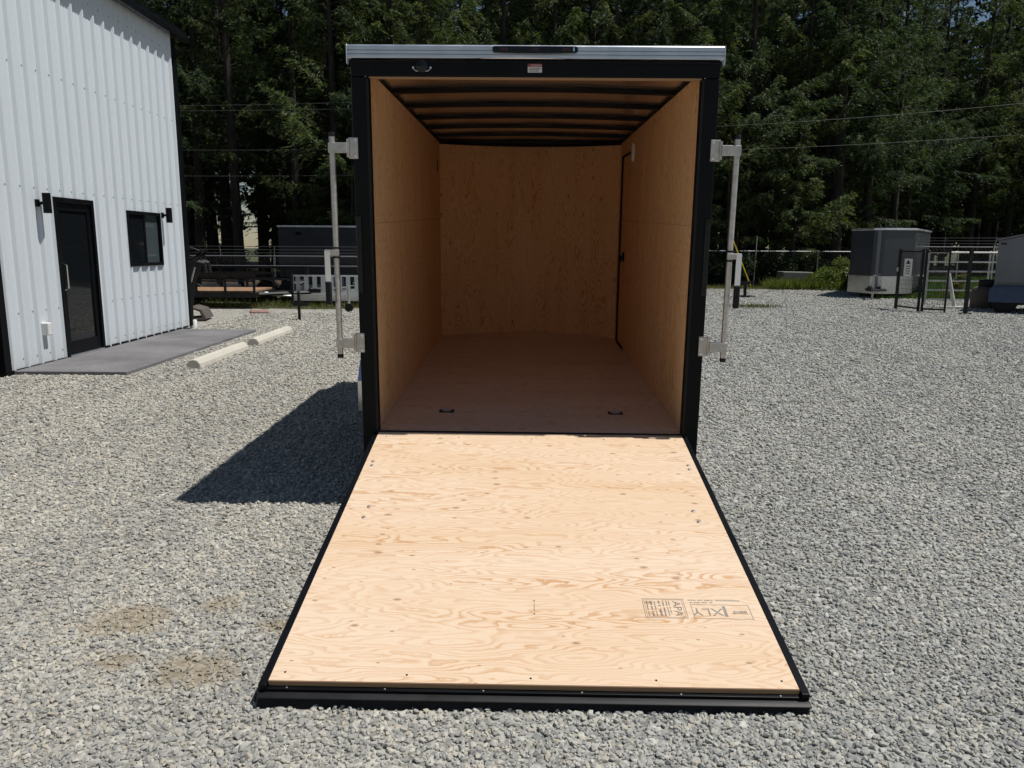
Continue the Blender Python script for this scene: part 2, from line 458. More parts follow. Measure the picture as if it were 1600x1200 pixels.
def np_mesh(name, verts, faces, mat, parent=None):
    me = bpy.data.meshes.new(name)
    k = faces.shape[1]
    me.vertices.add(len(verts)); me.vertices.foreach_set('co', np.asarray(verts, np.float32).ravel())
    me.loops.add(faces.size); me.loops.foreach_set('vertex_index', faces.astype(np.int32).ravel())
    me.polygons.add(len(faces)); me.polygons.foreach_set('loop_start', np.arange(0, faces.size, k, dtype=np.int32))
    me.update(calc_edges=True)
    me.materials.append(M[mat])
    o = bpy.data.objects.new(name, me); col.objects.link(o)
    if parent: o.parent = parent
    return o

def tag(o, label, cat, group=None, kind=None):
    o['label'] = label; o['category'] = cat
    if group: o['group'] = group
    if kind: o['kind'] = kind
    return o
def thing(name, label, cat, loc=(0, 0, 0), rotz=0.0, group=None):
    o = bpy.data.objects.new(name, None); col.objects.link(o)
    o.location = loc; o.rotation_euler = (0, 0, rotz); o.empty_display_size = 0.2
    return tag(o, label, cat, group)
def struct(o): o['kind'] = 'structure'; return o
def copy_tree(o, parent=None):
    c = o.copy(); col.objects.link(c)
    if parent is not None: c.parent = parent
    for ch in list(o.children): copy_tree(ch, c)
    return c

def text_part(name, body, size, mat, parent, loc, rot=(0, 0, 0), align='CENTER', sx=1.0, extrude=0.0002, spacing=1.0):
    cu = bpy.data.curves.new(name, 'FONT'); cu.body = body; cu.size = size; cu.extrude = extrude
    cu.align_x = align; cu.align_y = 'CENTER'; cu.resolution_u = 3; cu.space_character = spacing
    ob = bpy.data.objects.new(name, cu); col.objects.link(ob)
    bpy.context.view_layer.update()
    dg = bpy.context.evaluated_depsgraph_get()
    me = bpy.data.meshes.new_from_object(ob.evaluated_get(dg))
    bpy.data.objects.remove(ob)
    me.materials.clear(); me.materials.append(M[mat])
    o = bpy.data.objects.new(name, me); col.objects.link(o)
    o.parent = parent; o.location = loc; o.rotation_euler = rot; o.scale = (sx, 1, 1)
    return o

# ------------------------------------------------------------------ ground
struct(MB().add([(-220, -60, 0), (220, -60, 0), (220, 320, 0), (-220, 320, 0)], [(0, 1, 2, 3)]).build('gravel_ground', 'gravel'))

rng = random.Random(4)
def verge(name, pts, z, mat, jit=0.35, step=0.5):
    out = []
    for i in range(len(pts) - 1):
        a, b = Vector(pts[i]), Vector(pts[i + 1]); n = max(1, int((b - a).length / step)) if (b - a).length < 60 else 1
        for k in range(n):
            p = a.lerp(b, k / n)
            out.append((p.x + rng.uniform(-jit, jit), p.y + rng.uniform(-jit, jit), z))
    return struct(MB().add(out, [tuple(range(len(out)))]).build(name, mat))
EDGE = [(-60, 21.5), (-14, 20.6), (-8, 19.6), (-4.6, 18.9), (-2.5, 20.5), (0, 26), (6, 29.2), (9, 29.2), (12.3, 28.6), (13.5, 24.2), (20, 23.0), (60, 22.0)]
verge('forest_floor', EDGE + [(215, 23), (215, 300), (-215, 300), (-215, 21.5), (-60, 21.5)], 0.004, 'earth')

# concrete pad in front of the office door
pad = MB().span((-6.02, 9.22, -0.05), (-4.66, 14.02, 0.045)).build('concrete_pad', 'pad', bevel=0.008); struct(pad)

# ------------------------------------------------------------------ gravel stones (scattered instances)
def make_stones():
    c = bpy.data.collections.new('gravel_stone_shapes')
    r = random.Random(9)
    for i in range(9):
        bm = bmesh.new()
        for k in range(20):
            d = Vector((r.gauss(0, 1), r.gauss(0, 1), r.gauss(0, 1))).normalized()
            d *= r.uniform(0.86, 1.06)
            bm.verts.new((d.x * 1.0, d.y * r.uniform(0.7, 0.95), d.z * 0.72))
        bmesh.ops.convex_hull(bm, input=bm.verts)
        for v in [v for v in bm.verts if not v.link_faces]: bm.verts.remove(v)
        me = bpy.data.meshes.new('gravel_stone'); bm.to_mesh(me); bm.free()
        me.materials.append(M['stone'])
        c.objects.link(bpy.data.objects.new('gravel_stone', me))
    return c

def scatter_gravel():
    coll = make_stones()
    R = np.random.default_rng(5)
    P = []; S = []
    bands = [1.5 + 0.25 * k for k in range(12)] + [4.5 + 0.75 * k for k in range(8)] + [10.5 + 1.5 * k for k in range(14)]
    for (y0, y1) in zip(bands[:-1], bands[1:]):
        ym = (y0 + y1) / 2
        dens = 7000 * min(1.0, (2.5 / ym) ** 1.6)
        r0 = 0.0058 * max(1.0, ym / 3.0) ** 0.66; r1 = 0.0162 * max(1.0, ym / 3.0) ** 0.40
        wmax = 0.74 * y1 + 0.75
        n = int(dens * 2 * wmax * (y1 - y0))
        x = R.uniform(-wmax, wmax, n); y = R.uniform(y0, y1, n)
        keep = np.abs(x) < 0.74 * y + 0.75
        if ym > 18: keep &= (x > -4.2) & (y < np.interp(x, [-4.2, -2.5, 0, 6, 12.3, 13.5, 15], [18.9, 20.5, 26, 29.2, 28.6, 24.2, 23.8])) & (x < 15)
        x, y = x[keep], y[keep]
        # not on the pad, in the building, or under the middle of the ramp
        keep = ~((x < -4.63) & (y > 9.19) & (y < 14.05)) & ~(x < -6.0)
        keep &= ~((np.abs(x - 0.09) < 0.86) & (y > 2.62) & (y < 4.5))
        # bare dirt spots hold few stones
        for (dx, dy, rx, ry) in DIRT_SPOTS:
            d = np.sqrt(((x - dx) / rx) ** 2 + ((y - dy) / ry) ** 2)
            keep &= ~((d < 1.0) & (R.uniform(0, 1, len(x)) < 0.55 * (1.15 - d)))
        x, y = x[keep], y[keep]
        q = R.uniform(0, 1, len(x)) ** 2.2
        s = r0 + (r1 - r0) * q
        z = s * R.uniform(-0.1, 0.5, len(x))
        P.append(np.stack([x, y, z], 1)); S.append(s)
    P = np.concatenate(P); S = np.concatenate(S); n = len(P)
    me = bpy.data.meshes.new('gravel_stones')
    me.vertices.add(n); me.vertices.foreach_set('co', P.astype(np.float32).ravel())
    rot = np.stack([R.uniform(-0.6, 0.6, n), R.uniform(-0.6, 0.6, n), R.uniform(0, 6.28, n)], 1)
    a = me.attributes.new('rot', 'FLOAT_VECTOR', 'POINT'); a.data.foreach_set('vector', rot.astype(np.float32).ravel())
    sc = np.stack([S * R.uniform(0.85, 1.25, n), S * R.uniform(0.75, 1.1, n), S * R.uniform(0.7, 1.1, n)], 1)
    a = me.attributes.new('scl', 'FLOAT_VECTOR', 'POINT'); a.data.foreach_set('vector', sc.astype(np.float32).ravel())
    a = me.attributes.new('pick', 'INT', 'POINT'); a.data.foreach_set('value', R.integers(0, 9, n).astype(np.int32))
    me.update()
    ob = bpy.data.objects.new('gravel_stones', me); col.objects.link(ob)
    me.materials.append(M['stone'])
    ng = bpy.data.node_groups.new('scatter_gravel', 'GeometryNodeTree')
    ng.interface.new_socket('Geometry', in_out='INPUT', socket_type='NodeSocketGeometry')
    ng.interface.new_socket('Geometry', in_out='OUTPUT', socket_type='NodeSocketGeometry')
    N = ng.nodes; L = ng.links
    gi = N.new('NodeGroupInput'); go = N.new('NodeGroupOutput')
    ci = N.new('GeometryNodeCollectionInfo'); ci.inputs['Collection'].default_value = coll
    ci.inputs['Separate Children'].default_value = True; ci.inputs['Reset Children'].default_value = True
    ip = N.new('GeometryNodeInstanceOnPoints'); ip.inputs['Pick Instance'].default_value = True
    def attr(nm, ty):
        k = N.new('GeometryNodeInputNamedAttribute'); k.data_type = ty; k.inputs['Name'].default_value = nm
        return [s_ for s_ in k.outputs if s_.enabled][0]
    L.new(gi.outputs[0], ip.inputs['Points']); L.new(ci.outputs[0], ip.inputs['Instance'])
    L.new(attr('pick', 'INT'), ip.inputs['Instance Index'])
    L.new(attr('rot', 'FLOAT_VECTOR'), ip.inputs['Rotation'])
    L.new(attr('scl', 'FLOAT_VECTOR'), ip.inputs['Scale'])
    L.new(ip.outputs[0], go.inputs[0])
    md = ob.modifiers.new('scatter', 'NODES'); md.node_group = ng
    tag(ob, 'loose grey crushed gravel covering the yard', 'gravel', kind='stuff')
scatter_gravel()

# ------------------------------------------------------------------ metal office building
BX = -6.05
bld = thing('metal_building', 'white ribbed steel building with black trim, glass door and small window', 'building', (BX, 12.0, 0))
def by(y): return y - 12.0
RIB = 0.283
def profile(ya, yb):
    """siding profile (y, x) between two y values, ribs at 14.34 - k*RIB"""
    pts = []
    k0 = int(math.floor((14.34 - yb) / RIB)) - 1; k1 = int(math.ceil((14.34 - ya) / RIB)) + 1
    raw = []
    for k in range(k1, k0 - 1, -1):
        c = 14.34 - k * RIB
        raw += [(c - 0.040, 0.0), (c - 0.016, 0.037), (c + 0.016, 0.037), (c + 0.040, 0.0),
                (c + 0.105, 0.0), (c + 0.115, 0.005), (c + 0.128, 0.005), (c + 0.138, 0.0), (c + 0.170, 0.0), (c + 0.180, 0.005), (c + 0.193, 0.005), (c + 0.203, 0.0)]
    def at(y):
        for (a, b) in zip(raw[:-1], raw[1:]):
            if a[0] <= y <= b[0]: return a[1] + (b[1] - a[1]) * (y - a[0]) / max(1e-9, b[0] - a[0])
        return 0.0
    pts = [(ya, at(ya))] + [p for p in raw if ya < p[0] < yb] + [(yb, at(yb))]
    return pts
OPEN = [(10.36, 11.34, -1, 2.17), (12.33, 13.48, 1.21, 2.08)]   # door, window
def panel(ya, yb):
    mb = MB()
    def strip(a, b, z0, z1):
        if b - a < 0.005 or z1 - z0 < 0.005: return
        pr = profile(a, b)
        for (p, q) in zip(pr[:-1], pr[1:]):
            mb.add([(p[1], by(p[0]), z0), (q[1], by(q[0]), z0), (q[1], by(q[0]), z1), (p[1], by(p[0]), z1)], [(0, 1, 2, 3)])
    cuts = sorted({ya, yb} | {c for o in OPEN for c in o[:2] if ya < c < yb})
    for a, b in zip(cuts[:-1], cuts[1:]):
        mid = (a + b) / 2; hit = [o for o in OPEN if o[0] < mid < o[1]]
        if hit:
            strip(a, b, 0.05, hit[0][2]); strip(a, b, hit[0][3], 5.22)
        else: strip(a, b, 0.05, 5.22)
    o = mb.build('siding_panel', 'siding', bld)
    return o
y = 14.45; first = True
while y > 9.16:
    ya = max(9.15, y - 3 * RIB)
    panel(ya, y); y = ya
# wall over the roller door and its dark door, left of the frame
MB().span((-0.02, by(3.0), 3.6), (0.0, by(9.15), 5.22)).build('siding_panel', 'siding', bld)
roll = MB()
for k in range(12): roll.span((-0.06, by(4.0), 0.03 + k * 0.298), (-0.02, by(9.04), 0.03 + k * 0.298 + 0.285))
roll.build('roller_door', 'steel_black', bld)
MB().span((-0.03, by(9.03), 0.02), (0.06, by(9.15), 3.6)).build('roller_door_jamb', 'black', bld, bevel=0.004)
MB().span((-0.08, by(3.0), 0.02), (-0.03, by(4.0), 3.6)).build('siding_panel', 'siding', bld)
# hidden walls closing the block
MB().span((-12.0, by(14.42), 0.03), (-0.03, by(14.45), 5.2)).build('gable_wall', 'siding', bld)
MB().span((-12.0, by(3.0), 0.03), (-0.10, by(3.03), 5.2)).build('gable_wall', 'siding', bld)
MB().span((-12.03, by(3.0), 0.03), (-12.0, by(14.45), 5.2)).build('back_wall', 'siding', bld)
MB().span((-2.6, by(9.3), 0.04), (-0.30, by(14.3), 0.05)).build('office_floor', 'pad', bld)
# trim
MB().span((-0.02, by(14.452), 0.06), (0.045, by(14.53), 5.12)).build('corner_trim', 'black', bld, bevel=0.004)
dsp = MB(); dsp.span((-0.03, by(14.54), 0.16), (0.035, by(14.60), 5.0)); dsp.build('downspout', 'black', bld, bevel=0.006)
MB().lathe([(0.062, 0.0), (0.062, 0.15), (0.055, 0.16), (0.055, 0.155)], (0.02, by(14.60), 0.0)).build('drain_boot', 'white', bld, smooth=True)
MB().span((-0.02, by(9.15), 0.02), (0.036, by(10.30), 0.052)).build('base_trim', 'black', bld)
MB().span((-0.02, by(11.40), 0.046), (0.036, by(14.45), 0.072)).build('base_trim', 'black', bld)
# roof: eave with overhang, fascia, gutter
rf = MB(); rf.prism([(0.17, 5.22), (0.17, 5.30), (-6.0, 6.8), (-12.2, 5.30), (-12.2, 5.22), (-6.0, 6.72)], 'y', by(2.7), by(14.75))
rf.build('roof', 'black', bld)
MB().span((0.10, by(2.65), 5.12), (0.20, by(14.78), 5.235)).build('gutter', 'black_gloss', bld, bevel=0.01)
MB().span((-0.02, by(2.7), 5.18), (0.17, by(14.75), 5.215)).build('soffit', 'black', bld)
# screw heads in rows
sc = MB(); k = 0
for z in (0.16, 0.72, 2.26, 3.72, 4.9):
    yy = 9.22
    while yy < 14.4:
        c = 14.34 - math.floor((14.34 - yy) / RIB) * RIB
        yq = c + 0.055
        if not any(o[0] - .05 < yq < o[1] + .05 and o[2] < z < o[3] for o in OPEN) and 9.2 < yq < 14.42:
            sc.lathe([(0.010, 0.0), (0.010, 0.004), (0.005, 0.008)], (0.0, by(yq), z), 'x', 6)
            sc.lathe([(0.010, 0.0), (0.010, 0.004), (0.005, 0.008)], (0.0, by(yq + 0.17), z), 'x', 6)
        yy += RIB
so = sc.build('screw_heads', 'zinc_dull', bld); so['kind'] = 'stuff'
# glass door
d0, d1, dz = 10.36, 11.34, 2.17
fr = MB()
fr.span((-0.07, by(d0), 0.05), (0.05, by(d0 + 0.06), dz)); fr.span((-0.07, by(d1 - 0.06), 0.05), (0.05, by(d1), dz)); fr.span((-0.07, by(d0 + 0.06), dz - 0.07), (0.05, by(d1 - 0.06), dz))
fr.build('door_frame', 'black', bld, bevel=0.004)
MB().span((-0.08, by(d0 + 0.05), 0.046), (0.06, by(d1 - 0.05), 0.062)).build('door_sill', 'alu', bld)
dr = MB(); a, b, z0, z1 = d0 + 0.065, d1 - 0.065, 0.068, dz - 0.075
dr.span((-0.03, by(a), z0), (0.02, by(a + 0.09), z1)); dr.span((-0.03, by(b - 0.09), z0), (0.02, by(b), z1))
dr.span((-0.03, by(a + 0.09), z1 - 0.09), (0.02, by(b - 0.09), z1)); dr.span((-0.03, by(a + 0.09), z0), (0.02, by(b - 0.09), z0 + 0.17))
door = dr.build('glass_door', 'black', bld, bevel=0.003)
MB().span((-0.010, by(a + 0.088), z0 + 0.168), (0.0, by(b - 0.088), z1 - 0.088)).build('pane', 'glass_dark', door)
hd = MB().tube([(0.02, by(a + 0.05), 0.95), (0.075, by(a + 0.05), 0.97), (0.075, by(a + 0.05), 1.28), (0.02, by(a + 0.05), 1.30)], 0.011, 8)
hd.build('pull_handle', 'chrome', door)
# sliding window
w0, w1, wz0, wz1 = 12.33, 13.48, 1.21, 2.08
wf = MB(); t_ = 0.05
wf.span((-0.06, by(w0), wz0), (0.045, by(w0 + t_), wz1)); wf.span((-0.06, by(w1 - t_), wz0), (0.045, by(w1), wz1))
wf.span((-0.06, by(w0 + t_), wz0), (0.045, by(w1 - t_), wz0 + t_)); wf.span((-0.06, by(w0 + t_), wz1 - t_), (0.045, by(w1 - t_), wz1))
win = wf.build('window', 'black', bld, bevel=0.004)
MB().span((-0.03, by(12.875), wz0 + t_), (0.025, by(12.935), wz1 - t_)).build('meeting_rail', 'black', win)
MB().span((0.006, by(w0 + t_ - .002), wz0 + t_), (0.012, by(12.876), wz1 - t_)).build('pane', 'glass_dark', win)
MB().span((-0.014, by(12.934), wz0 + t_), (-0.008, by(w1 - t_ + .002), wz1 - t_)).build('pane', 'glass_green', win)
# wall lamps
for yy, zz in ((10.06, 2.07), (13.60, 2.05)):
    lm = MB(); lm.lathe([(0.05, -0.125), (0.05, 0.125)], (0.135, by(yy), zz), 'z', 18)
    lo = lm.build('wall_lamp', 'black', bld, smooth=True)
    MB().span((0.0, by(yy - 0.035), zz - 0.045), (0.035, by(yy + 0.035), zz + 0.045)).tube([(0.03, by(yy), zz), (0.09, by(yy), zz)], 0.02, 8).build('mount', 'black', lo)
ot = MB().span((0.0, by(9.90), 0.40), (0.09, by(9.99), 0.56)).build('outlet_cover', 'white', bld, bevel=0.01)

# wheel stops
def wheel_stop(y0, y1, label):
    mb = MB(); prof = [(-0.10, 0.0), (0.10, 0.0), (0.088, 0.06), (0.05, 0.105), (0.0, 0.118), (-0.05, 0.105), (-0.088, 0.06)]
    mb.prism(prof, 'y', y0 - (y0 + y1) / 2, y1 - (y0 + y1) / 2)
    o = mb.build('wheel_stop', 'stop', None, bevel=0.012); o.location = (-4.08, (y0 + y1) / 2, 0.0)
    tag(o, label, 'wheel stop', 'concrete wheel stops along the pad')
wheel_stop(9.78, 11.62, 'pale concrete wheel stop on gravel nearest the camera')
wheel_stop(12.1, 14.0, 'pale concrete wheel stop farther along, beyond the glass door')

# ------------------------------------------------------------------ the open cargo trailer
tr = thing('cargo_trailer', 'black enclosed cargo trailer with plywood interior and lowered rear ramp door', 'trailer', (0.1099, 4.567, CAM_Z - 1.1196))
tr.rotation_mode = 'YXZ'
tr.rotation_euler = (0.0408, 0.0034, -0.0151)
W, H, D, IW, OW = 0.915, 2.024, 3.74, 0.93, 1.015
NOSE = [(-IW, D), (-0.62, D + 0.24), (-0.19, D + 0.38), (0.19, D + 0.38), (0.62, D + 0.24), (IW, D)]
CEIL = 1.985
def ceil_z(y): return 2.078 - 0.0215 * y
# floor sheets
for k in range(4):
    y0, y1 = k * 1.12 - 0.0, (k + 1) * 1.12 - 0.003
    y0 = max(y0, 0.012)
    if k < 3:
        MB().span((-IW, y0, -0.019), (IW, y1, 0.0)).build('floor_panel', 'ply_floor', tr)
    else:
        poly = [(-IW, y0)] + [(IW, y0)] + list(reversed(NOSE))
        MB().prism(poly, 'z', -0.019, 0.0).build('floor_panel', 'ply_floor', tr)
# side wall sheets, joints of 3 mm
for s in (-1, 1):
    rows = [(0.0, 1.235, [0.0, 0.86, 2.08, D] if s < 0 else [0.0, 1.22, 2.74, D]), (1.2362, CEIL, [0.0, 2.44, D] if s < 0 else [0.0, 2.44, D])]
    for (z0, z1, ys) in rows:
        for a, b in zip(ys[:-1], ys[1:]):
            a_, b_, z0_ = a + 0.0006, b - 0.0006, z0 + 0.0006
            za, zb = (ceil_z(a_), ceil_z(b_)) if z1 == CEIL else (z1, z1)
            MB().prism([(a_, z0_), (b_, z0_), (b_, zb), (a_, za)], 'x', s * IW, s * (IW + 0.009)).build('wall_panel', 'ply_wall', tr)
# nose wall sheets
def nose_sheet(pts):
    mb = MB(); th = 0.009
    for (p, q) in zip(pts[:-1], pts[1:]):
        mb.add([(p[0], p[1], 0.001), (q[0], q[1], 0.001), (q[0], q[1], CEIL), (p[0], p[1], CEIL)], [(0, 1, 2, 3)])
        mb.add([(p[0], p[1] + th, 0.001), (q[0], q[1] + th, 0.001), (q[0], q[1] + th, CEIL), (p[0], p[1] + th, CEIL)], [(3, 2, 1, 0)])
    return mb.build('wall_panel', 'ply_nose', tr, smooth=True)
def curve_nose(x0, x1, n):
    out = []
    for i in range(n + 1):
        x = x0 + (x1 - x0) * i / n
        out.append((x, D + 0.31 * (1 - (abs(x) / IW) ** 1.9)))
    return out
nose_sheet(curve_nose(-IW, -0.1825, 8)); nose_sheet(curve_nose(-0.1815, 0.1815, 4)); nose_sheet(curve_nose(0.1825, IW, 8))
# ceiling skin (crowned) and bows
def crown(x): return 0.022 * (1 - (x / OW) ** 2)
mb = MB(); nx, ny = 16, 34
for j in range(ny + 1):
    for i in range(nx + 1):
        x = -1.0 + 2.0 * i / nx; yy = -0.02 + (D + 0.5) * j / ny
        sag = 0.0025 * math.sin(i * 1.1 + j * 0.5) * math.cos(j * 0.9) * math.sin(PI * i / nx)
        mb.v.append((x, yy, ceil_z(yy) + 0.026 + crown(x) + sag))
for j in range(ny):
    for i in range(nx):
        a = j * (nx + 1) + i; mb.f.append((a, a + 1, a + nx + 2, a + nx + 1))
mb.build('roof_skin', 'roof_skin', tr, smooth=True)
for k in range(7):
    yb = 0.26 + 0.61 * k; mb = MB(); n = 14
    for i in range(n):
        xa, xb = -0.99 + 1.98 * i / n, -0.99 + 1.98 * (i + 1) / n
        cz_ = ceil_z(yb); za, zb = cz_ + crown(xa), cz_ + crown(xb); h_ = 0.022; w_ = 0.030
        mb.add([(xa, yb - w_, za), (xa, yb + w_, za), (xa, yb + w_, za + h_), (xa, yb - w_, za + h_), (xb, yb - w_, zb), (xb, yb + w_, zb), (xb, yb + w_, zb + h_), (xb, yb - w_, zb + h_)],
               [(0, 1, 5, 4), (1, 2, 6, 5), (2, 3, 7, 6), (3, 0, 4, 7)])
    mb.build('roof_bow', 'black', tr)
for s in (-1, 1):
    MB().prism([(0.06, ceil_z(0.06) + 0.001), (D, ceil_z(D) + 0.001), (D, ceil_z(D) + 0.04), (0.06, ceil_z(0.06) + 0.03)], 'x', s * (IW + 0.002), s * 1.0).build('roof_rail', 'black', tr)
MB().prism([(x, yy + 0.01) for x, yy in curve_nose(-IW, IW, 14)] + [(IW, D + 0.5), (-IW, D + 0.5)], 'z', CEIL, CEIL + 0.06).build('nose_rail', 'black', tr)
# outer skin
for s in (-1, 1):
    MB().span((s * (OW - 0.012), 0.055, -0.10), (s * OW, D, 2.105)).build('side_skin', 'black_gloss', tr)
    MB().span((s * (OW - 0.03), 0.021, 2.107), (s * (OW + 0.006), D, 2.19)).build('roof_edge_trim', 'alu', tr, bevel=0.006)
    MB().span((s * (OW - 0.06), 0.06, -0.19), (s * (OW + 0.002), D, -0.102)).build('bottom_rail', 'black', tr)
op = [(x * OW / IW, yy + 0.04) for x, yy in curve_nose(-IW, IW, 16)]
mb = MB()
for p, q in zip(op[:-1], op[1:]):
    mb.add([(p[0], p[1], -0.10), (q[0], q[1], -0.10), (q[0], q[1], 2.15), (p[0], p[1], 2.15)], [(0, 1, 2, 3)])
mb.build('nose_skin', 'black_gloss', tr, smooth=True)
mb = MB()
for p, q in zip(op[:-1], op[1:]):
    mb.add([(p[0], p[1] + 0.006, -0.10), (q[0], q[1] + 0.006, -0.10), (q[0], q[1] + 0.006, 0.5), (p[0], p[1] + 0.006, 0.5)], [(0, 1, 2, 3)])
mb.build('stone_guard', 'stone_guard', tr, smooth=True)
mb = MB(); top = op + [(OW, 0.03), (-OW, 0.03)]
n = 12; ys_ = [0.03, D, D + 0.44]
for i in range(n):
    xa, xb = -OW + 2 * OW * i / n, -OW + 2 * OW * (i + 1) / n
    def ye(x): return D + 0.04 + 0.42 * max(0, 1 - (abs(x) / OW) ** 1.9)
    mb.add([(xa, 0.03, 2.15 + crown(xa)), (xb, 0.03, 2.15 + crown(xb)), (xb, ye(xb), 2.15 + crown(xb)), (xa, ye(xa), 2.15 + crown(xa))], [(0, 1, 2, 3)])
mb.build('roof_sheet', 'alu_bright', tr, smooth=True)
MB().span((-0.98, 0.06, -0.13), (0.98, D, -0.03)).build('floor_frame', 'steel_black', tr)
# rear frame
for s in (-1, 1):
    MB().span((s * W, -0.004, -0.135), (s * OW, 0.052, 2.03)).build('rear_post', 'black', tr, bevel=0.006)
    MB().span((s * (W + 0.002), -0.012, 0.0), (s * (W + 0.016), -0.0045, 2.02)).build('door_seal', 'rubber', tr)
MB().span((-OW, -0.004, 2.032), (OW, 0.052, 2.122)).build('rear_header', 'black', tr, bevel=0.006)
MB().span((-W, 0.0, 2.0245), (W, 0.05, 2.0305)).build('header_plywood_edge', 'ply_edge', tr)
MB().span((-OW - 0.002, -0.012, 2.102), (OW + 0.002, -0.0045, 2.116)).build('drip_edge', 'black', tr, bevel=0.003)
# grooved aluminium cap across the rear
cap = MB(); cap.prism([(0.02, 2.124), (-0.016, 2.124), (-0.020, 2.128), (-0.020, 2.138), (-0.006, 2.140), (-0.006, 2.145), (-0.017, 2.147), (-0.017, 2.158), (-0.006, 2.160), (-0.006, 2.164), (-0.020, 2.166), (-0.020, 2.186), (-0.014, 2.193), (0.02, 2.193)], 'x', -OW - 0.012, OW + 0.012)
cap.build('rear_cap_trim', 'alu', tr)
for s in (-1, 1):
    MB().span((s * (OW + 0.0122), -0.022, 2.094), (s * (OW + 0.018), 0.0205, 2.196)).build('corner_cap', 'alu_bright', tr, bevel=0.003)
# light bar, loading light, warning sticker
lb = MB(); lb.prism([(-0.232, 2.160), (-0.222, 2.152), (-0.10, 2.149), (0.10, 2.149), (0.222, 2.152), (0.232, 2.160), (0.232, 2.180), (0.222, 2.186), (-0.222, 2.186), (-0.232, 2.180)], 'y', -0.034, -0.0205)
lbo = lb.build('light_bar', 'black_gloss', tr, bevel=0.003)
for x in (-0.17, 0.0, 0.17):
    MB().span((x - 0.022, -0.0365, 2.161), (x + 0.022, -0.0342, 2.177)).build('marker_lens', 'smoked_red', lbo, bevel=0.0008)
MB().span((0.205, -0.0365, 2.160), (0.213, -0.0342, 2.179)).build('clip', 'chrome', lbo)
ld = MB(); ld.lathe([(0.0, -0.022), (0.022, -0.02), (0.034, -0.012), (0.036, 0.0)], (-0.62, -0.005, 2.084), 'y', 18)
lo = ld.build('loading_light', 'black_gloss', tr, smooth=True)
MB().tube([(-0.668, -0.010, 2.072), (-0.652, -0.014, 2.059), (-0.588, -0.014, 2.059), (-0.572, -0.010, 2.072)], 0.0032, 6).build('chrome_rim', 'galv', lo)
for x in (-0.668, -0.572): MB().lathe([(0.006, -0.012), (0.006, -0.004)], (x, 0, 2.076), 'y', 8).build('screw', 'chrome', lo)
st = MB().span((-0.039, -0.0062, 2.055), (0.039, -0.0043, 2.100)).build('warning_sticker', 'white_print', tr)
MB().span((-0.0385, -0.0072, 2.085), (0.0385, -0.0063, 2.0995)).build('red_band', 'red_print', st)
text_part('sticker_text', 'WARNING', 0.0125, 'white_print', st, (0.006, -0.0076, 2.0922), (PI / 2, 0, 0))
for k in range(3):
    MB().span((-0.032 + 0.002 * k, -0.0068, 2.076 - 0.0075 * k), (0.032 - 0.006 * k, -0.0063, 2.079 - 0.0075 * k)).build('sticker_print_line', 'ink', st)
# threshold and hinge
MB().span((-W + 0.002, -0.012, -0.055), (W - 0.002, 0.010, 0.004)).build('threshold', 'steel_black', tr, bevel=0.003)
MB().tube([(-W + 0.01, -0.020, -0.020), (W - 0.01, -0.020, -0.020)], 0.012, 10).build('hinge', 'steel_black', tr, smooth=True)
MB().span((-OW, 0.0, -0.20), (OW, 0.06, -0.137)).build('rear_bumper', 'black', tr, bevel=0.005)
# tail lights
for s in (-1, 1):
    MB().span((s * (OW - 0.034), -0.014, 0.84), (s * (OW - 0.004), -0.0045, 1.28)).build('tail_light', 'smoked_black', tr, bevel=0.004)
# interior side door outline, latch, dome light, wall slot
x = IW - 0.016
dt = MB(); dt.span((x, 3.46, 0.02), (IW - 0.0005, 3.50, 1.86)); dt.span((x, 2.79, 1.84), (IW - 0.0005, 3.46, 1.86)); dt.span((x, 3.0, 0.003), (IW - 0.0005, 3.46, 0.018))
dto = dt.build('side_door_seal', 'rubber', tr)
MB().box((IW - 0.010, 3.16, 0.89), (0.018, 0.05, 0.09)).build('latch_plate', 'rubber', dto, bevel=0.006)
MB().tube([(IW - 0.015, 3.16, 0.90), (IW - 0.032, 3.165, 0.89), (IW - 0.032, 3.19, 0.84)], 0.011, 8).build('latch_handle', 'rubber', dto, smooth=True)
dm = MB(); n = 18; vs = [(IW - 0.001, 2.74 + 0.045 * math.cos(2 * PI * k / n), 1.845 + 0.085 * math.sin(2 * PI * k / n)) for k in range(n)]
vs2 = [(IW - 0.022, 2.74 + 0.036 * math.cos(2 * PI * k / n), 1.845 + 0.075 * math.sin(2 * PI * k / n)) for k in range(n)]
dm.add(vs + vs2, [(k, (k + 1) % n, n + (k + 1) % n, n + k) for k in range(n)] + [tuple(range(n, 2 * n))])
dm.build('side_vent', 'white', tr, bevel=0.003)
MB().box((-IW + 0.003, 3.5, 1.76), (0.006, 0.035, 0.11)).build('wall_slot', 'rubber', tr)
# recessed tie-down rings
for (x, yy) in ((-0.555, 0.50), (0.575, 0.50)):
    pn = MB().box((x, yy, 0.0015), (0.098, 0.075, 0.003)).build('tie_down', 'steel_black', tr)
    rg = MB(); c = [(x + 0.030 * math.cos(a), yy + 0.02 * math.sin(a), 0.007) for a in [2 * PI * k / 12 for k in range(13)]]
    rg.tube(c, 0.0045, 6, False).build('ring', 'galv', pn, smooth=True)
# fasteners along the rear edges of the wall sheets
for s in (-1, 1):
    for k in range(3):
        MB().box((s * (IW - 0.001), 0.03, 0.32 + 0.6 * k), (0.004, 0.012, 0.012)).build('wall_screw', 'steel_black', tr)
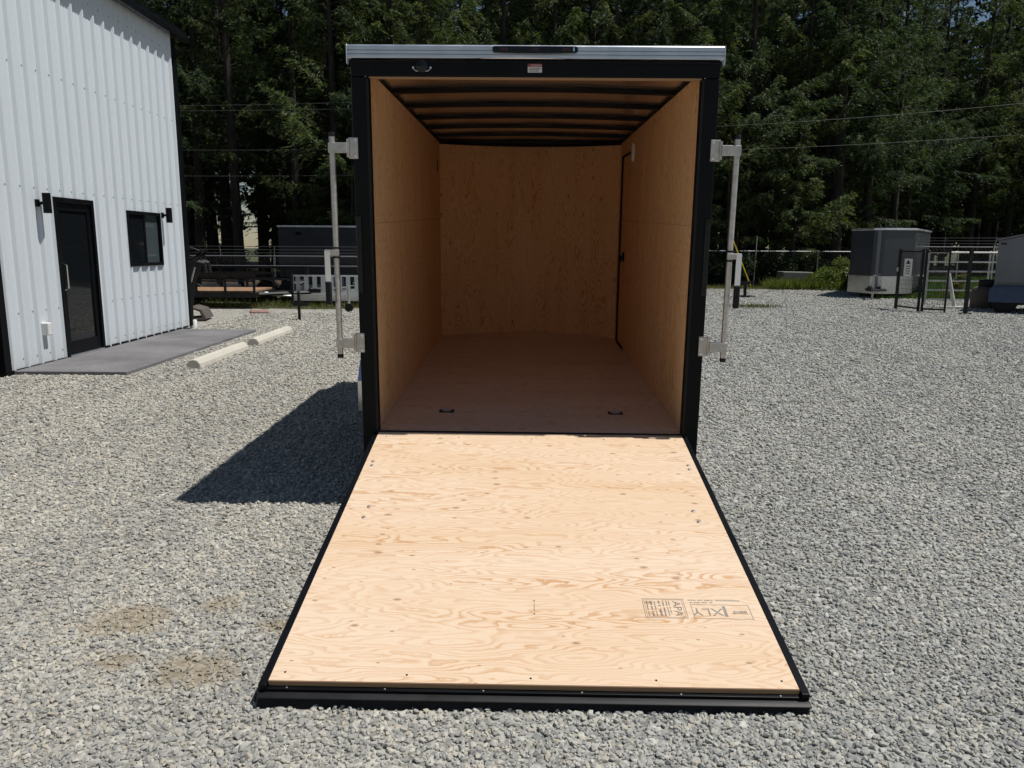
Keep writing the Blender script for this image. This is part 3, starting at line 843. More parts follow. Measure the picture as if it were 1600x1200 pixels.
# lock bars with hinge brackets and handles
for s in (-1, 1):
    X = s * 1.128; Y = -0.024
    bar = MB().tube([(X, Y, 0.475), (X, Y, 1.715)], 0.0165, 14).build('lock_bar', 'galv', tr, smooth=True)
    for z in (0.468, 1.722):
        MB().lathe([(0.0, -0.014), (0.017, -0.012), (0.0195, 0.0), (0.017, 0.012), (0.0, 0.014)], (X, Y, z), 'z', 12).build('end_cap', 'steel_black', bar, smooth=True)
    for z in (0.545, 1.650):
        pl = MB(); pl.span((s * 0.985, -0.016, z - 0.058), (s * 1.038, -0.004, z + 0.058))
        po = pl.build('bracket_plate', 'galv', bar, bevel=0.003)
        MB().tube([(s * 1.040, -0.018, z - 0.05), (s * 1.040, -0.018, z + 0.05)], 0.009, 8).build('bracket_hinge_pin', 'galv', bar, smooth=True)
        MB().span((s * 1.042, -0.043, z - 0.028), (s * 1.148, -0.022, z + 0.028)).build('bracket_arm', 'galv', bar, bevel=0.004)
        for dz_ in (-0.044, 0.044):
            MB().lathe([(0.007, -0.022), (0.008, -0.016)], (s * 0.998, 0, z + dz_), 'y', 8).build('bolt', 'chrome', bar)
    # handle clamp with collars, flat bar and black grip
    for z in (1.045, 1.098):
        MB().tube([(X, Y, z - 0.005), (X, Y, z + 0.005)], 0.0215, 14).build('collar', 'steel_black', bar, smooth=True)
    MB().span((X - s * 0.02, Y - 0.026, 1.055), (X + s * 0.063, Y - 0.012, 1.088)).build('handle_clamp', 'galv', bar, bevel=0.004)
    MB().span((X + s * 0.030, Y - 0.033, 0.905), (X + s * 0.062, Y - 0.0265, 1.082)).build('handle_flat', 'alu_bright', bar, bevel=0.002)
    MB().span((X + s * 0.028, Y - 0.041, 0.775), (X + s * 0.064, Y - 0.018, 0.908)).build('handle_grip', 'rubber', bar, bevel=0.009)
# axle, wheels, fenders
for s in (-1, 1):
    wx_, wy_, wz_ = s * 1.17, 1.85, -0.20
    wh = MB().lathe([(0.18, -0.095), (0.31, -0.10), (0.335, -0.075), (0.34, 0.0), (0.335, 0.075), (0.31, 0.10), (0.18, 0.095)], (wx_, wy_, wz_), 'x', 32).build('wheel', 'rubber', tr, smooth=True)
    MB().lathe([(0.0, 0.05 * s), (0.06, 0.055 * s), (0.15, 0.03 * s), (0.19, 0.085 * s), (0.19, -0.08 * s), (0.0, -0.08 * s)], (wx_, wy_, wz_), 'x', 24).build('rim', 'alu_bright', wh, smooth=True)
    fd = MB(); n = 14
    arc = [(wy_ + 0.47 * math.cos(PI * k / n), wz_ - 0.02 + 0.43 * math.sin(PI * k / n)) for k in range(n + 1)]
    arc = [(wy_ - 0.53, wz_ - 0.02), (wy_ - 0.53, wz_ + 0.22), (wy_ - 0.42, wz_ + 0.36), (wy_ + 0.42, wz_ + 0.36), (wy_ + 0.53, wz_ + 0.22), (wy_ + 0.53, wz_ - 0.02)]
    inn = [(wy_ + (a - wy_) * 0.975, b - 0.012) for a, b in arc]
    fd.prism(arc + inn[::-1], 'x', s * 1.018, s * 1.318)
    fo = fd.build('fender', 'chrome', tr)
    MB().prism(arc + [(wy_ + 0.46, wz_ - 0.02), (wy_ + 0.46, wz_ + 0.18), (wy_ + 0.36, wz_ + 0.29), (wy_ - 0.36, wz_ + 0.29), (wy_ - 0.46, wz_ + 0.18), (wy_ - 0.46, wz_ - 0.02)], 'x', s * 1.3185, s * 1.327).build('fender_skirt', 'chrome', fo)
MB().tube([(-1.05, 1.85, -0.20), (1.05, 1.85, -0.20)], 0.04, 10).build('axle', 'steel_black', tr)
# tongue, coupler and jack ahead of the nose
tg = MB(); tg.tube([(-0.55, D - 0.2, -0.14), (0.0, D + 1.45, -0.14)], 0.045, 4); tg.tube([(0.55, D - 0.2, -0.14), (0.0, D + 1.45, -0.14)], 0.045, 4)
tg.build('tongue', 'steel_black', tr)
MB().box((0, D + 1.58, -0.10), (0.09, 0.30, 0.08)).build('coupler', 'steel_black', tr, bevel=0.02)
jk = MB().tube([(0, D + 1.1, -0.40), (0, D + 1.1, 0.32)], 0.03, 10); jk.lathe([(0.07, -0.56), (0.07, -0.54)], (0, D + 1.1, 0), 'z', 12); jk.tube([(0, D + 1.1, -0.56), (0, D + 1.1, -0.4)], 0.022, 8)
jk.build('tongue_jack', 'steel_black', tr)

# ---- ramp door: own frame, x across, y along the slope towards the hinge
RA, RL = 0.1323, 2.153
ramp = MB()
PW = 0.917
ramp.span((-PW - 0.030, -RL - 0.020, -0.062), (-PW - 0.001, -0.004, -0.004))
ramp.span((PW + 0.001, -RL - 0.020, -0.062), (PW + 0.030, -0.004, -0.004))
ramp.span((-PW - 0.001, -RL - 0.018, -0.062), (PW + 0.001, -RL + 0.03, -0.021))
ramp.span((-PW - 0.001, -0.05, -0.062), (PW + 0.001, -0.006, -0.021))
for k in range(4): ramp.span((-PW, -0.42 - 0.42 * k, -0.060), (PW, -0.37 - 0.42 * k, -0.021))
rm = ramp.build('ramp_door', 'black', tr, bevel=0.003)
rm.location = (0, -0.004, 0.0); rm.rotation_euler = (RA, 0, 0)
ply = MB().span((-PW + 0.002, -RL, -0.019), (PW - 0.002, -0.012, 0.0)).build('ramp_plywood', 'ply_ramp', rm)
ply.data.materials.append(M['ply_edge'])
for p in ply.data.polygons:
    if abs(p.normal.y) > 0.9: p.material_index = 1
MB().span((-PW + 0.002, -RL - 0.0035, -0.0195), (PW - 0.002, -RL - 0.0005, -0.001)).build('plywood_edge', 'ply_edge', rm)
lip = MB(); prof = [(-RL - 0.0185, -0.033), (-RL - 0.036, -0.035), (-RL - 0.044, -0.039), (-RL - 0.044, -0.042), (-RL - 0.036, -0.046), (-RL - 0.0185, -0.047)]
lip.prism(prof, 'x', -PW - 0.031, PW + 0.033)
lip.build('ramp_lip', 'steel_black', rm, bevel=0.003, smooth=True)
lip_shade = MB(); lip_shade.add([(-PW - 0.03, -RL - 0.028, -0.048), (PW + 0.03, -RL - 0.028, -0.048), (PW + 0.03, -RL - 0.060, -0.098), (-PW - 0.03, -RL - 0.060, -0.098),
                      (-PW - 0.03, -RL - 0.0185, -0.048), (PW + 0.03, -RL - 0.0185, -0.048), (PW + 0.03, -RL - 0.046, -0.098), (-PW - 0.03, -RL - 0.046, -0.098)],
                     [(0, 1, 2, 3), (7, 6, 5, 4), (0, 3, 7, 4), (1, 5, 6, 2), (3, 2, 6, 7), (0, 4, 5, 1)])
lip_shade.build('ramp_lip_shade', 'rubber', rm)  # dark sheet standing in for the black shadow below the lip
def on_ramp(s_, x): return (x, -s_, 0.0)
def bolt_mesh():
    m_ = MB(); m_.lathe([(0.0105, -0.001), (0.0105, 0.0015), (0.007, 0.0040), (0.0, 0.0045)], (0, 0, 0), 'z', 10); return m_
b0 = bolt_mesh().build('ramp_bolt', 'zinc_dull', rm, smooth=True); firstb = True
for s in (-1, 1):
    for (x, d_) in ((0.875, 0.42), (0.872, 0.47), (0.80, 0.93), (0.805, 1.035)):
        o = b0 if firstb else b0.copy()
        if not firstb: col.objects.link(o); o.parent = rm
        firstb = False
        o.location = (s * x, -d_, 0.0)
s0 = MB().lathe([(0.0042, 0.0), (0.0042, 0.001), (0.0, 0.0012)], (0, 0, 0), 'z', 8).build('ramp_screw', 'steel_black', rm); fs_ = True
for yy in (-RL + 0.035, -0.08):
    for k in range(5):
        o = s0 if fs_ else s0.copy()
        if not fs_: col.objects.link(o); o.parent = rm
        fs_ = False
        o.location = (-0.86 + 1.72 * k / 4 + 0.01 * math.sin(k * 7 + yy), yy + 0.006 * math.cos(k * 5), 0.0002)
for k in range(6):
    o = MB().lathe([(0.0035, -0.001), (0.0035, 0.002), (0.0, 0.003)], (0, 0, 0), 'z', 8).build('lip_rivet', 'zinc_dull', rm)
    o.location = (-0.85 + 1.7 * k / 5, -RL - 0.012, -0.0205)

# panel grade stamp (ink print lying on the sheet)
def ink_rect(name, x0, x1, y0, y1, mat='ink'):
    return MB().span((x0, y0, 0.0001), (x1, y1, 0.0004)).build(name, mat, rm)
def ink_frame(x0, x1, y0, y1, w=0.0022):
    m_ = MB()
    m_.span((x0, y0, 0.0001), (x1, y0 + w, 0.0004)); m_.span((x0, y1 - w, 0.0001), (x1, y1, 0.0004))
    m_.span((x0, y0 + w, 0.0001), (x0 + w, y1 - w, 0.0004)); m_.span((x1 - w, y0 + w, 0.0001), (x1, y1 - w, 0.0004))
    return m_.build('stamp_border', 'ink', rm)
SY0, SY1 = -1.775, -1.650
ink_frame(0.445, 0.611, SY0, SY1)
ink_frame(0.452, 0.604, SY0 + 0.006, SY1 - 0.006, 0.0014)
yc = (SY0 + SY1) / 2
RZ = -PI / 2
text_part('stamp_letters', 'APA', 0.045, 'ink', rm, (0.579, yc, 0.0003), (0, 0, RZ), sx=1.15)
def print_line(x0, x1, y0, y1, along, seed_, mat):
    # a worn line of small print, too smudged to read: a row of short ink strokes
    r_ = random.Random(seed_); m_ = MB(); p = x0 if along == 'x' else y0; end = x1 if along == 'x' else y1
    while p < end:
        w_ = r_.uniform(0.003, 0.007)
        if r_.random() < 0.85:
            if along == 'x': m_.span((p, y0, 0.0001), (min(end, p + w_), y1 - r_.uniform(0, 0.3) * (y1 - y0), 0.0004))
            else: m_.span((x0, p, 0.0001), (x1 - r_.uniform(0, 0.3) * (x1 - x0), min(end, p + w_), 0.0004))
        p += w_ + r_.uniform(0.0012, 0.0025)
    m_.build('stamp_print_line', mat, rm)
for k, (x, w_) in enumerate(((0.551, 0.005), (0.541, 0.005), (0.527, 0.007), (0.511, 0.010), (0.493, 0.005), (0.479, 0.008), (0.462, 0.006))):
    print_line(x - w_ / 2, x + w_ / 2, SY0 + 0.014, SY1 - 0.014, 'y', 40 + k, 'ink')
ink_frame(0.635, 0.865, SY0, SY1 - 0.034, 0.0022)
print_line(0.630, 0.838, SY1 - 0.010, SY1 - 0.001, 'x', 61, 'ink_pale')
print_line(0.636, 0.728, SY1 - 0.025, SY1 - 0.016, 'x', 62, 'ink_pale')
text_part('stamp_letters', 'XLY', 0.066, 'ink_pale', rm, (0.695, (SY0 + SY1 - 0.034) / 2, 0.0003), (0, 0, PI), sx=1.05)
ink_rect('stamp_bar', 0.758, 0.770, SY0 + 0.014, SY1 - 0.044, 'ink_pale')
print_line(0.795, 0.850, (SY0 + SY1 - 0.034) / 2 - 0.010, (SY0 + SY1 - 0.034) / 2 + 0.010, 'x', 63, 'ink_pale')
ink_rect('stamp_mark', 0.0085, 0.011, -1.745, -1.69, 'ink')
ink_rect('stamp_mark', 0.006, 0.0135, -1.68, -1.672, 'ink')
ink_rect('stamp_mark', 0.006, 0.0135, -1.764, -1.757, 'ink')

# ------------------------------------------------------------------ background trailers
def wheel(parent, loc, r=0.30, w=0.18, ax='x', rim='alu_bright'):
    wo = MB().lathe([(r * .55, -w * .5), (r * .9, -w * .52), (r * .99, -w * .38), (r, 0), (r * .99, w * .38), (r * .9, w * .52), (r * .55, w * .5)], loc, ax, 24).build('wheel', 'rubber', parent, smooth=True)
    MB().lathe([(0.0, w * .46), (r * .25, w * .48), (r * .5, w * .3), (r * .57, w * .49)], loc, ax, 18).build('rim', rim, wo, smooth=True)
    MB().lathe([(0.0, -w * .46), (r * .25, -w * .48), (r * .5, -w * .3), (r * .57, -w * .49)], loc, ax, 18).build('rim', rim, wo, smooth=True)
    return wo

# charcoal V-nose trailer right, nose towards the yard
vt = thing('cargo_trailer', 'charcoal V-nose cargo trailer with silver lower nose, parked right before the trees', 'trailer', (11.25, 24.15, 0), rad(-33))
hw = 0.92
foot = [(-hw, 0.72), (-0.16, 0.03), (0.16, 0.03), (hw, 0.72), (hw, 5.2), (-hw, 5.2)]
nv = MB(); nv.prism(foot[:4] + [(hw, 0.9), (-hw, 0.9)], 'z', 0.70, 2.10); nv.build('nose_skin', 'charcoal', vt)
MB().span((-hw, 0.905, 0.30), (hw, 5.2, 2.10)).build('body', 'charcoal', vt, bevel=0.01)
g1 = [(-hw - .01, 0.72), (-0.165, 0.018), (0.165, 0.018), (hw + .01, 0.72), (hw, 0.9), (-hw, 0.9)]
MB().prism(g1, 'z', 0.16, 0.697).build('stone_guard', 'stone_guard', vt)
MB().span((-0.05, 0.012, 0.24), (0.05, 0.028, 2.09)).build('nose_corner_strip', 'pewter', vt, bevel=0.004)
MB().prism([(-hw - .03, 0.71), (-0.17, -0.005), (0.17, -0.005), (hw + .03, 0.71), (hw + .03, 5.22), (-hw - .03, 5.22)], 'z', 2.10, 2.16).build('roof_trim', 'alu_bright', vt, bevel=0.01)
for s in (-1, 1):
    for z in (1.98, 1.7, 1.5): MB().box((s * (hw + .008), 0.95, z), (0.016, 0.06, 0.03)).build('marker_light', 'chrome', vt)
    wheel(vt, (s * (hw + .02), 3.1, 0.30))
    MB().span((s * (hw - .12), 2.65, 0.62), (s * (hw + .14), 3.55, 0.66)).build('fender', 'alu', vt, bevel=0.01)
MB().span((-0.9, 1.0, 0.2), (0.9, 5.1, 0.30)).build('floor_frame', 'steel_black', vt)
tg = MB(); tg.tube([(-0.5, 0.9, 0.26), (0, -0.85, 0.30)], 0.04, 4); tg.tube([(0.5, 0.9, 0.26), (0, -0.85, 0.30)], 0.04, 4); tg.box((0, -0.95, 0.33), (0.10, 0.28, 0.10)); tg.build('tongue', 'steel_black', vt)
jk = MB(); jk.tube([(0, -0.45, 0.02), (0, -0.45, 0.75)], 0.03, 8); jk.lathe([(0.09, 0.01), (0.09, 0.03)], (0, -0.45, 0), 'z', 10); jk.tube([(0, -0.45, 0.72), (0.16, -0.45, 0.72), (0.16, -0.45, 0.80)], 0.012, 6); jk.build('tongue_jack', 'galv', vt)
for k in range(2):
    MB().box((-0.13 + 0.26 * k, -0.25, 0.36), (0.12, 0.12, 0.08)).build('tongue_bracket', 'steel_black', vt, bevel=0.02)

# pewter trailer at the right edge of the frame: its side faces the yard
pt = thing('cargo_trailer', 'pewter grey cargo trailer with sky-tinted fender at the right edge of the picture', 'trailer', (11.95, 19.35, 0), rad(-38))
MB().prism([(0.0, 0.30), (4.2, 0.30), (4.2, 2.02), (1.1, 2.02), (0.0, 1.76)], 'y', 0.0, 1.9).build('body', 'pewter', pt, bevel=0.02)
MB().prism([(-0.02, 1.762), (1.1, 2.024), (4.23, 2.024), (4.23, 2.05), (1.1, 2.05), (-0.02, 1.79)], 'y', -0.02, 1.92).build('roof_trim', 'pewter', pt, bevel=0.01)
MB().span((0.0, -0.006, 0.24), (4.2, -0.0015, 0.31)).build('bottom_rail', 'steel_black', pt)
MB().span((0.86, -0.012, 0.32), (0.95, -0.002, 1.96)).build('side_seam_strip', 'alu', pt)
MB().span((0.96, -0.012, 0.32), (2.6, -0.002, 0.80)).build('stone_guard', 'stone_guard', pt)
MB().box((0.12, -0.01, 1.68), (0.12, 0.02, 0.04)).build('marker_light', 'smoked_red', pt)
fd = MB(); fd.prism([(-0.05, 0.27), (-0.05, 0.58), (0.02, 0.66), (0.72, 0.66), (0.79, 0.58), (0.79, 0.27), (0.76, 0.27), (0.76, 0.56), (0.71, 0.63), (0.03, 0.63), (-0.02, 0.56), (-0.02, 0.27)], 'y', -0.30, -0.002)
fdo = fd.build('fender', 'sky_tint', pt)
MB().prism([(-0.05, 0.27), (-0.05, 0.58), (0.02, 0.66), (0.72, 0.66), (0.79, 0.58), (0.79, 0.27)], 'y', -0.312, -0.3005).build('fender_skirt', 'sky_tint', fdo, bevel=0.004)
wheel(pt, (0.28, -0.15, 0.29), 0.29, 0.2, 'y')
MB().span((0.1, 0.1, 0.2), (4.1, 1.8, 0.30)).build('floor_frame', 'steel_black', pt)

# dark trailer behind the fence at left
dk = thing('cargo_trailer', 'tall dark enclosed trailer with pale roof edge behind the fence at left', 'trailer', (-3.6, 25.0, 0), 0)
MB().span((-3.85, 0.0, 0.32), (3.2, 2.1, 2.10)).build('body', 'dark_skin', dk, bevel=0.02)
MB().span((-3.88, -0.02, 2.10), (3.23, 2.12, 2.155)).build('roof_trim', 'alu', dk, bevel=0.01)
MB().span((-3.85, -0.008, 0.30), (3.2, -0.002, 0.36)).build('bottom_rail', 'steel_black', dk)
MB().span((-3.3, -0.004, 1.86), (-3.12, -0.0015, 1.96)).build('side_decal', 'black', dk)
wheel(dk, (0.2, 0.05, 0.33), 0.33, 0.2, 'y'); wheel(dk, (1.05, 0.05, 0.33), 0.33, 0.2, 'y')

# black utility trailer with rails and timber deck
ut = thing('utility_trailer', 'black railed utility trailer with reddish timber deck beside building corner', 'trailer', (-7.9, 19.0, 0), rad(2))
for k in range(8):
    MB().span((-1.9, 0.02 + 0.21 * k, 0.40), (1.55, 0.02 + 0.21 * k + 0.20, 0.44)).build('deck_board', 'deck_wood', ut)
fr = MB(); fr.span((-1.95, -0.06, 0.28), (1.62, 0.0, 0.40)); fr.span((-1.95, 1.72, 0.28), (1.62, 1.78, 0.40)); fr.span((1.56, 0.0, 0.28), (1.62, 1.72, 0.40)); fr.span((-1.95, 0.0, 0.28), (-1.89, 1.72, 0.40))
fr.build('frame', 'steel_black', ut)
for yy in (-0.03, 1.75):
    MB().span((-1.95, yy - 0.03, 0.78), (1.62, yy + 0.03, 0.84)).build('top_rail', 'steel_black', ut)
    MB().span((-1.95, yy - 0.015, 0.66), (1.62, yy + 0.015, 0.70)).build('middle_rail', 'steel_black', ut)
    for k in range(6):
        MB().span((-1.92 + 0.70 * k - .025, yy - 0.026, 0.40), (-1.92 + 0.70 * k + .025, yy + 0.026, 0.78)).build('rail_post', 'steel_black', ut)
for xx in (-1.25, -0.55):
    wheel(ut, (xx, -0.16, 0.27), 0.27, 0.18, 'y')
    wheel(ut, (xx, 1.88, 0.27), 0.27, 0.18, 'y')
tg = MB(); tg.tube([(1.6, 0.25, 0.34), (2.75, 0.86, 0.36)], 0.045, 4); tg.tube([(1.6, 1.47, 0.34), (2.75, 0.86, 0.36)], 0.045, 4); tg.box((2.85, 0.86, 0.40), (0.3, 0.1, 0.1)); tg.build('tongue', 'steel_black', ut)
jk = MB(); jk.tube([(2.35, 0.60, 0.02), (2.35, 0.60, 0.85)], 0.035, 8); jk.lathe([(0.10, 0.01), (0.10, 0.03)], (2.35, 0.60, 0), 'z', 10); jk.build('tongue_jack', 'steel_black', ut)
lt = thing('equipment_trailer', 'low black trailer with silver side boards behind the timber-decked one', 'trailer', (-7.6, 21.4, 0), rad(-3))
MB().span((-2.2, 0.0, 0.30), (2.0, 1.7, 0.40)).build('deck', 'steel_black', lt)
for k in range(7):
    MB().span((-2.15 + 0.6 * k, -0.03, 0.42), (-2.15 + 0.6 * k + 0.42, -0.005, 0.60)).build('side_board', 'alu_bright', lt)
for k in range(8):
    MB().span((-2.2 + 0.6 * k - 0.04, -0.05, 0.40), (-2.2 + 0.6 * k + 0.04, 0.02, 0.92)).build('stake', 'steel_black', lt)
MB().span((-2.24, -0.05, 0.92), (2.04, 0.02, 0.98)).build('top_rail', 'steel_black', lt)
MB().span((-2.24, -0.045, 0.64), (2.04, -0.005, 0.69)).build('middle_rail', 'steel_black', lt)
wheel(lt, (0.9, -0.14, 0.30), 0.30, 0.2, 'y'); wheel(lt, (1.55, -0.14, 0.30), 0.30, 0.2, 'y')
MB().span((0.5, -0.28, 0.62), (1.95, -0.055, 0.645)).build('fender', 'steel_black', lt, bevel=0.01)
tg = MB(); tg.tube([(2.0, 0.25, 0.34), (2.9, 0.8, 0.36)], 0.045, 4); tg.tube([(2.0, 1.35, 0.34), (2.9, 0.8, 0.36)], 0.045, 4); tg.box((2.5, 0.8, 0.52), (0.5, 0.35, 0.26)); tg.build('tongue', 'steel_black', lt)
# aluminium trailer with upright slatted gate
at_ = thing('utility_trailer', 'bright aluminium trailer with upright slatted ramp gate left of the open trailer', 'trailer', (-4.65, 20.0, 0), 0)
gf = MB(); gf.span((-1.02, -0.02, 0.30), (-0.97, 0.02, 0.80)); gf.span((0.97, -0.02, 0.30), (1.02, 0.02, 0.80)); gf.span((-0.97, -0.02, 0.76), (0.97, 0.02, 0.80)); gf.span((-0.97, -0.02, 0.30), (0.97, 0.02, 0.36))
go_ = gf.build('ramp_gate', 'alu_bright', at_)
for k in range(9):
    x = -0.86 + 0.215 * k; MB().span((x - 0.055, -0.012, 0.36), (x + 0.055, 0.012, 0.76)).build('slat', 'alu', go_)
MB().span((-1.02, 0.05, 0.16), (1.02, 3.0, 0.28)).build('deck', 'alu_bright', at_)
MB().span((-1.0, -0.05, 0.14), (1.0, 0.045, 0.27)).build('rear_beam', 'alu_bright', at_)
wheel(at_, (1.13, 1.2, 0.26), 0.26, 0.17); wheel(at_, (-1.13, 1.2, 0.26), 0.26, 0.17)
for s in (-1, 1): MB().span((s * 1.03, 0.8, 0.54), (s * 1.25, 1.6, 0.57)).build('fender', 'alu_bright', at_, bevel=0.01)
tg = MB(); tg.tube([(-1.0, 0.3, 0.26), (-1.75, -0.25, 0.34)], 0.04, 4); tg.tube([(-1.0, 0.0, 0.26), (-1.75, -0.25, 0.34)], 0.04, 4); tg.build('side_brace', 'alu_bright', at_)
# jack dolly with small wheel in front
jd = thing('jack_dolly', 'small zinc jack with castor wheel standing before the aluminium trailer', 'jack', (-3.86, 18.3, 0))
MB().tube([(0, 0, 0.16), (0, 0, 0.62)], 0.03, 10).build('post', 'galv', jd, smooth=True)
MB().tube([(0, 0, 0.62), (0.12, 0, 0.62), (0.12, 0, 0.70)], 0.012, 6).build('crank', 'galv', jd)
MB().lathe([(0.03, -0.03), (0.10, -0.03), (0.105, 0), (0.10, 0.03), (0.03, 0.03)], (0, 0, 0.105), 'y', 16).build('castor', 'rubber', jd, smooth=True)
# black hitch stand on the gravel
hs = thing('hitch_post', 'thin black steel post with crossbar standing on gravel beyond the wheel stops', 'post', (-4.49, 16.3, 0))
MB().span((-0.025, -0.025, 0), (0.025, 0.025, 0.60)).build('post', 'steel_black', hs)
MB().span((-0.13, -0.04, 0.30), (0.20, 0.04, 0.36)).build('crossbar', 'steel_black', hs)
MB().span((-0.10, -0.10, 0.0), (0.10, 0.10, 0.012)).build('base_plate', 'steel_black', hs)
ts = thing('hitch_stand', 'black T-shaped hitch stand on gravel right of the open trailer', 'stand', (7.35, 24.6, 0))
MB().span((-0.04, -0.04, 0.04), (0.04, 0.04, 0.42)).build('post', 'steel_black', ts)
MB().span((-0.28, -0.05, 0.42), (0.28, 0.05, 0.50)).build('head', 'steel_black', ts)
MB().span((-0.25, -0.22, 0.0), (0.25, 0.22, 0.05)).build('base', 'steel_black', ts)
# loader arm and bucket at the building's far corner
la = thing('loader_attachment', 'black loader arm with hydraulic ram and grey bucket behind building corner', 'loader arm', (-6.42, 16.0, 0), rad(10))
arm = MB()
for yy in (0.0, 0.42):
    arm.tube([(-0.30, yy, 0.28), (-0.26, yy, 0.75), (-0.06, yy, 1.22), (0.08, yy, 1.46)], [0.055, 0.075, 0.075, 0.045], 4)
    arm.tube([(-0.06, yy, 1.22), (0.10, yy, 1.18), (0.14, yy, 0.98)], [0.05, 0.045, 0.03], 4)
arm.tube([(-0.05, 0.0, 1.24), (-0.05, 0.42, 1.24)], 0.045, 8); arm.tube([(-0.28, 0.0, 0.55), (-0.28, 0.42, 0.55)], 0.045, 8)
arm.tube([(-0.12, 0.21, 1.10), (0.05, 0.21, 1.40), (-0.20, 0.21, 1.50)], 0.02, 6)
arm.build('arm', 'steel_black', la)
MB().tube([(-0.20, -0.10, 0.66), (-0.06, -0.10, 1.10)], 0.018, 8).build('hydraulic_ram', 'chrome', la, smooth=True)
MB().tube([(-0.30, -0.10, 0.38), (-0.19, -0.10, 0.70)], 0.035, 8).build('ram_barrel', 'steel_black', la, smooth=True)
bk = MB(); bk.prism([(-0.32, 0.02), (0.06, 0.02), (0.11, 0.05), (0.02, 0.24), (-0.18, 0.30), (-0.28, 0.28), (-0.30, 0.25), (-0.16, 0.25), (-0.02, 0.20), (0.03, 0.08), (-0.32, 0.05)], 'y', -0.15, 0.60)
bk.build('bucket', 'drum', la, bevel=0.004)
MB().tube([(-0.34, 0.2, 0.9), (-0.22, 0.18, 1.26), (-0.02, 0.2, 1.34), (0.06, 0.2, 1.12)], 0.018, 6).build('hose', 'rubber', la, smooth=True)
# rusty plate and wheel hub lying by the trailers
o = MB().box((0, 0, 0.03), (0.42, 0.35, 0.05)).build('steel_plate', 'rust', None, bevel=0.01); o.location = (-5.85, 17.9, 0); o.rotation_euler = (0.05, 0.03, 0.4); tag(o, 'small rusty steel plate lying on gravel by the trailer tongues', 'plate')

# ------------------------------------------------------------------ fences and gates
def wire_mesh(name, x0, x1, z0, z1, step, r, parent, mat='galv', diag=True, yy=0.0):
    mb = MB(); h = z1 - z0
    if diag:
        k = x0 - h
        while k < x1:
            for sgn in (1, -1):
                a = (k, z0) if sgn > 0 else (k + h, z0); b = (k + h, z1) if sgn > 0 else (k, z1)
                def clip(p, q):
                    if p[0] > q[0]: p, q = q, p
                    if q[0] <= x0 or p[0] >= x1: return None
                    def at(x): return (x, p[1] + (q[1] - p[1]) * (x - p[0]) / (q[0] - p[0]))
                    return (at(x0) if p[0] < x0 else p, at(x1) if q[0] > x1 else q)
                c = clip(a, b)
                if c: mb.tube([(c[0][0], yy, c[0][1]), (c[1][0], yy, c[1][1])], r, 3, False)
            k += step
    else:
        k = x0
        while k <= x1 + 1e-6: mb.tube([(k, yy, z0), (k, yy, z1)], r, 3, False); k += step
        z = z0
        while z <= z1 + 1e-6: mb.tube([(x0, yy + 0.004, z), (x1, yy + 0.004, z)], r, 3, False); z += step * 2.0
    o = mb.build(name, mat, parent); o['kind'] = 'stuff'; return o

def chain_fence(label, p0, p1, h, rails, barbed, spacing=3.0, mesh=True):
    a, b = Vector((*p0, 0)), Vector((*p1, 0)); L = (b - a).length; ang = math.atan2(b.y - a.y, b.x - a.x)
    f = thing('chain_link_fence', label, 'fence', a, ang)
    n = max(1, round(L / spacing))
    for k in range(n + 1):
        x = L * k / n
        po = MB().tube([(x, 0, 0), (x, 0, h + 0.03)], 0.03, 8).build('post', 'galv', f, smooth=True)
        if barbed: MB().tube([(x, 0, h), (x + 0.05, -0.12, h + 0.28)], 0.014, 5).build('barb_arm', 'galv', po)
    for z in rails: MB().tube([(0, -0.03, z), (L, -0.03, z)], 0.021, 8).build('rail', 'zinc_dull', f, smooth=True)
    if barbed:
        for k in range(3):
            q = (k + 1) / 3
            MB().tube([(0, -0.12 * q, h + 0.28 * q), (L, -0.12 * q, h + 0.28 * q)], 0.005, 4).build('barbed_wire', 'wire', f)
    if mesh: wire_mesh('chain_mesh', 0, L, 0.05, h, 0.11, 0.0022, f, 'wire')
    return f
chain_fence('left chain-link fence with two rails and slanted barbed-wire arms before the dark trailer', (-16.0, 23.4), (-1.2, 23.4), 1.22, (1.22, 0.93), True)
chain_fence('long low chain-link fence along the trees between open trailer and charcoal trailer', (4.0, 31.6), (17.6, 31.0), 1.42, (1.40,), False)
chain_fence('chain-link fence with barbed-wire arms behind the white pipe gate at far right', (13.2, 27.6), (24.0, 21.0), 1.62, (1.60,), True)

# black mesh gate panels with sign
def gate_panel(label, p0, p1):
    a_, b_ = Vector((*p0, 0)), Vector((*p1, 0)); width = (b_ - a_).length
    g = thing('mesh_gate', label, 'gate', a_, math.atan2(b_.y - a_.y, b_.x - a_.x), 'black mesh gate panels')
    H_ = 1.52
    MB().span((0, -0.03, 0), (0.06, 0.03, H_ + 0.02)).build('post', 'steel_black', g)
    MB().span((width - 0.05, -0.025, 0), (width - 0.005, 0.025, H_ + 0.02)).build('post', 'steel_black', g)
    for z in (0.08, H_ - 0.04): MB().span((0.06, -0.018, z - 0.018), (width - 0.05, 0.018, z + 0.018)).build('rail', 'steel_black', g)
    wire_mesh('gate_wires', 0.08, width - 0.06, 0.10, H_ - 0.06, 0.055, 0.0035, g, 'steel_black', False)
    return g
g1 = gate_panel('black mesh gate panel carrying the white notice', (9.99, 20.25), (10.12, 19.30))
sg = MB().span((0.30, -0.050, 0.86), (0.60, -0.040, 1.30)).build('notice', 'white', g1)
MB().prism([(0.36, 1.17), (0.54, 1.17), (0.45, 1.265)], 'y', -0.0525, -0.0502).build('notice_symbol', 'black', sg)
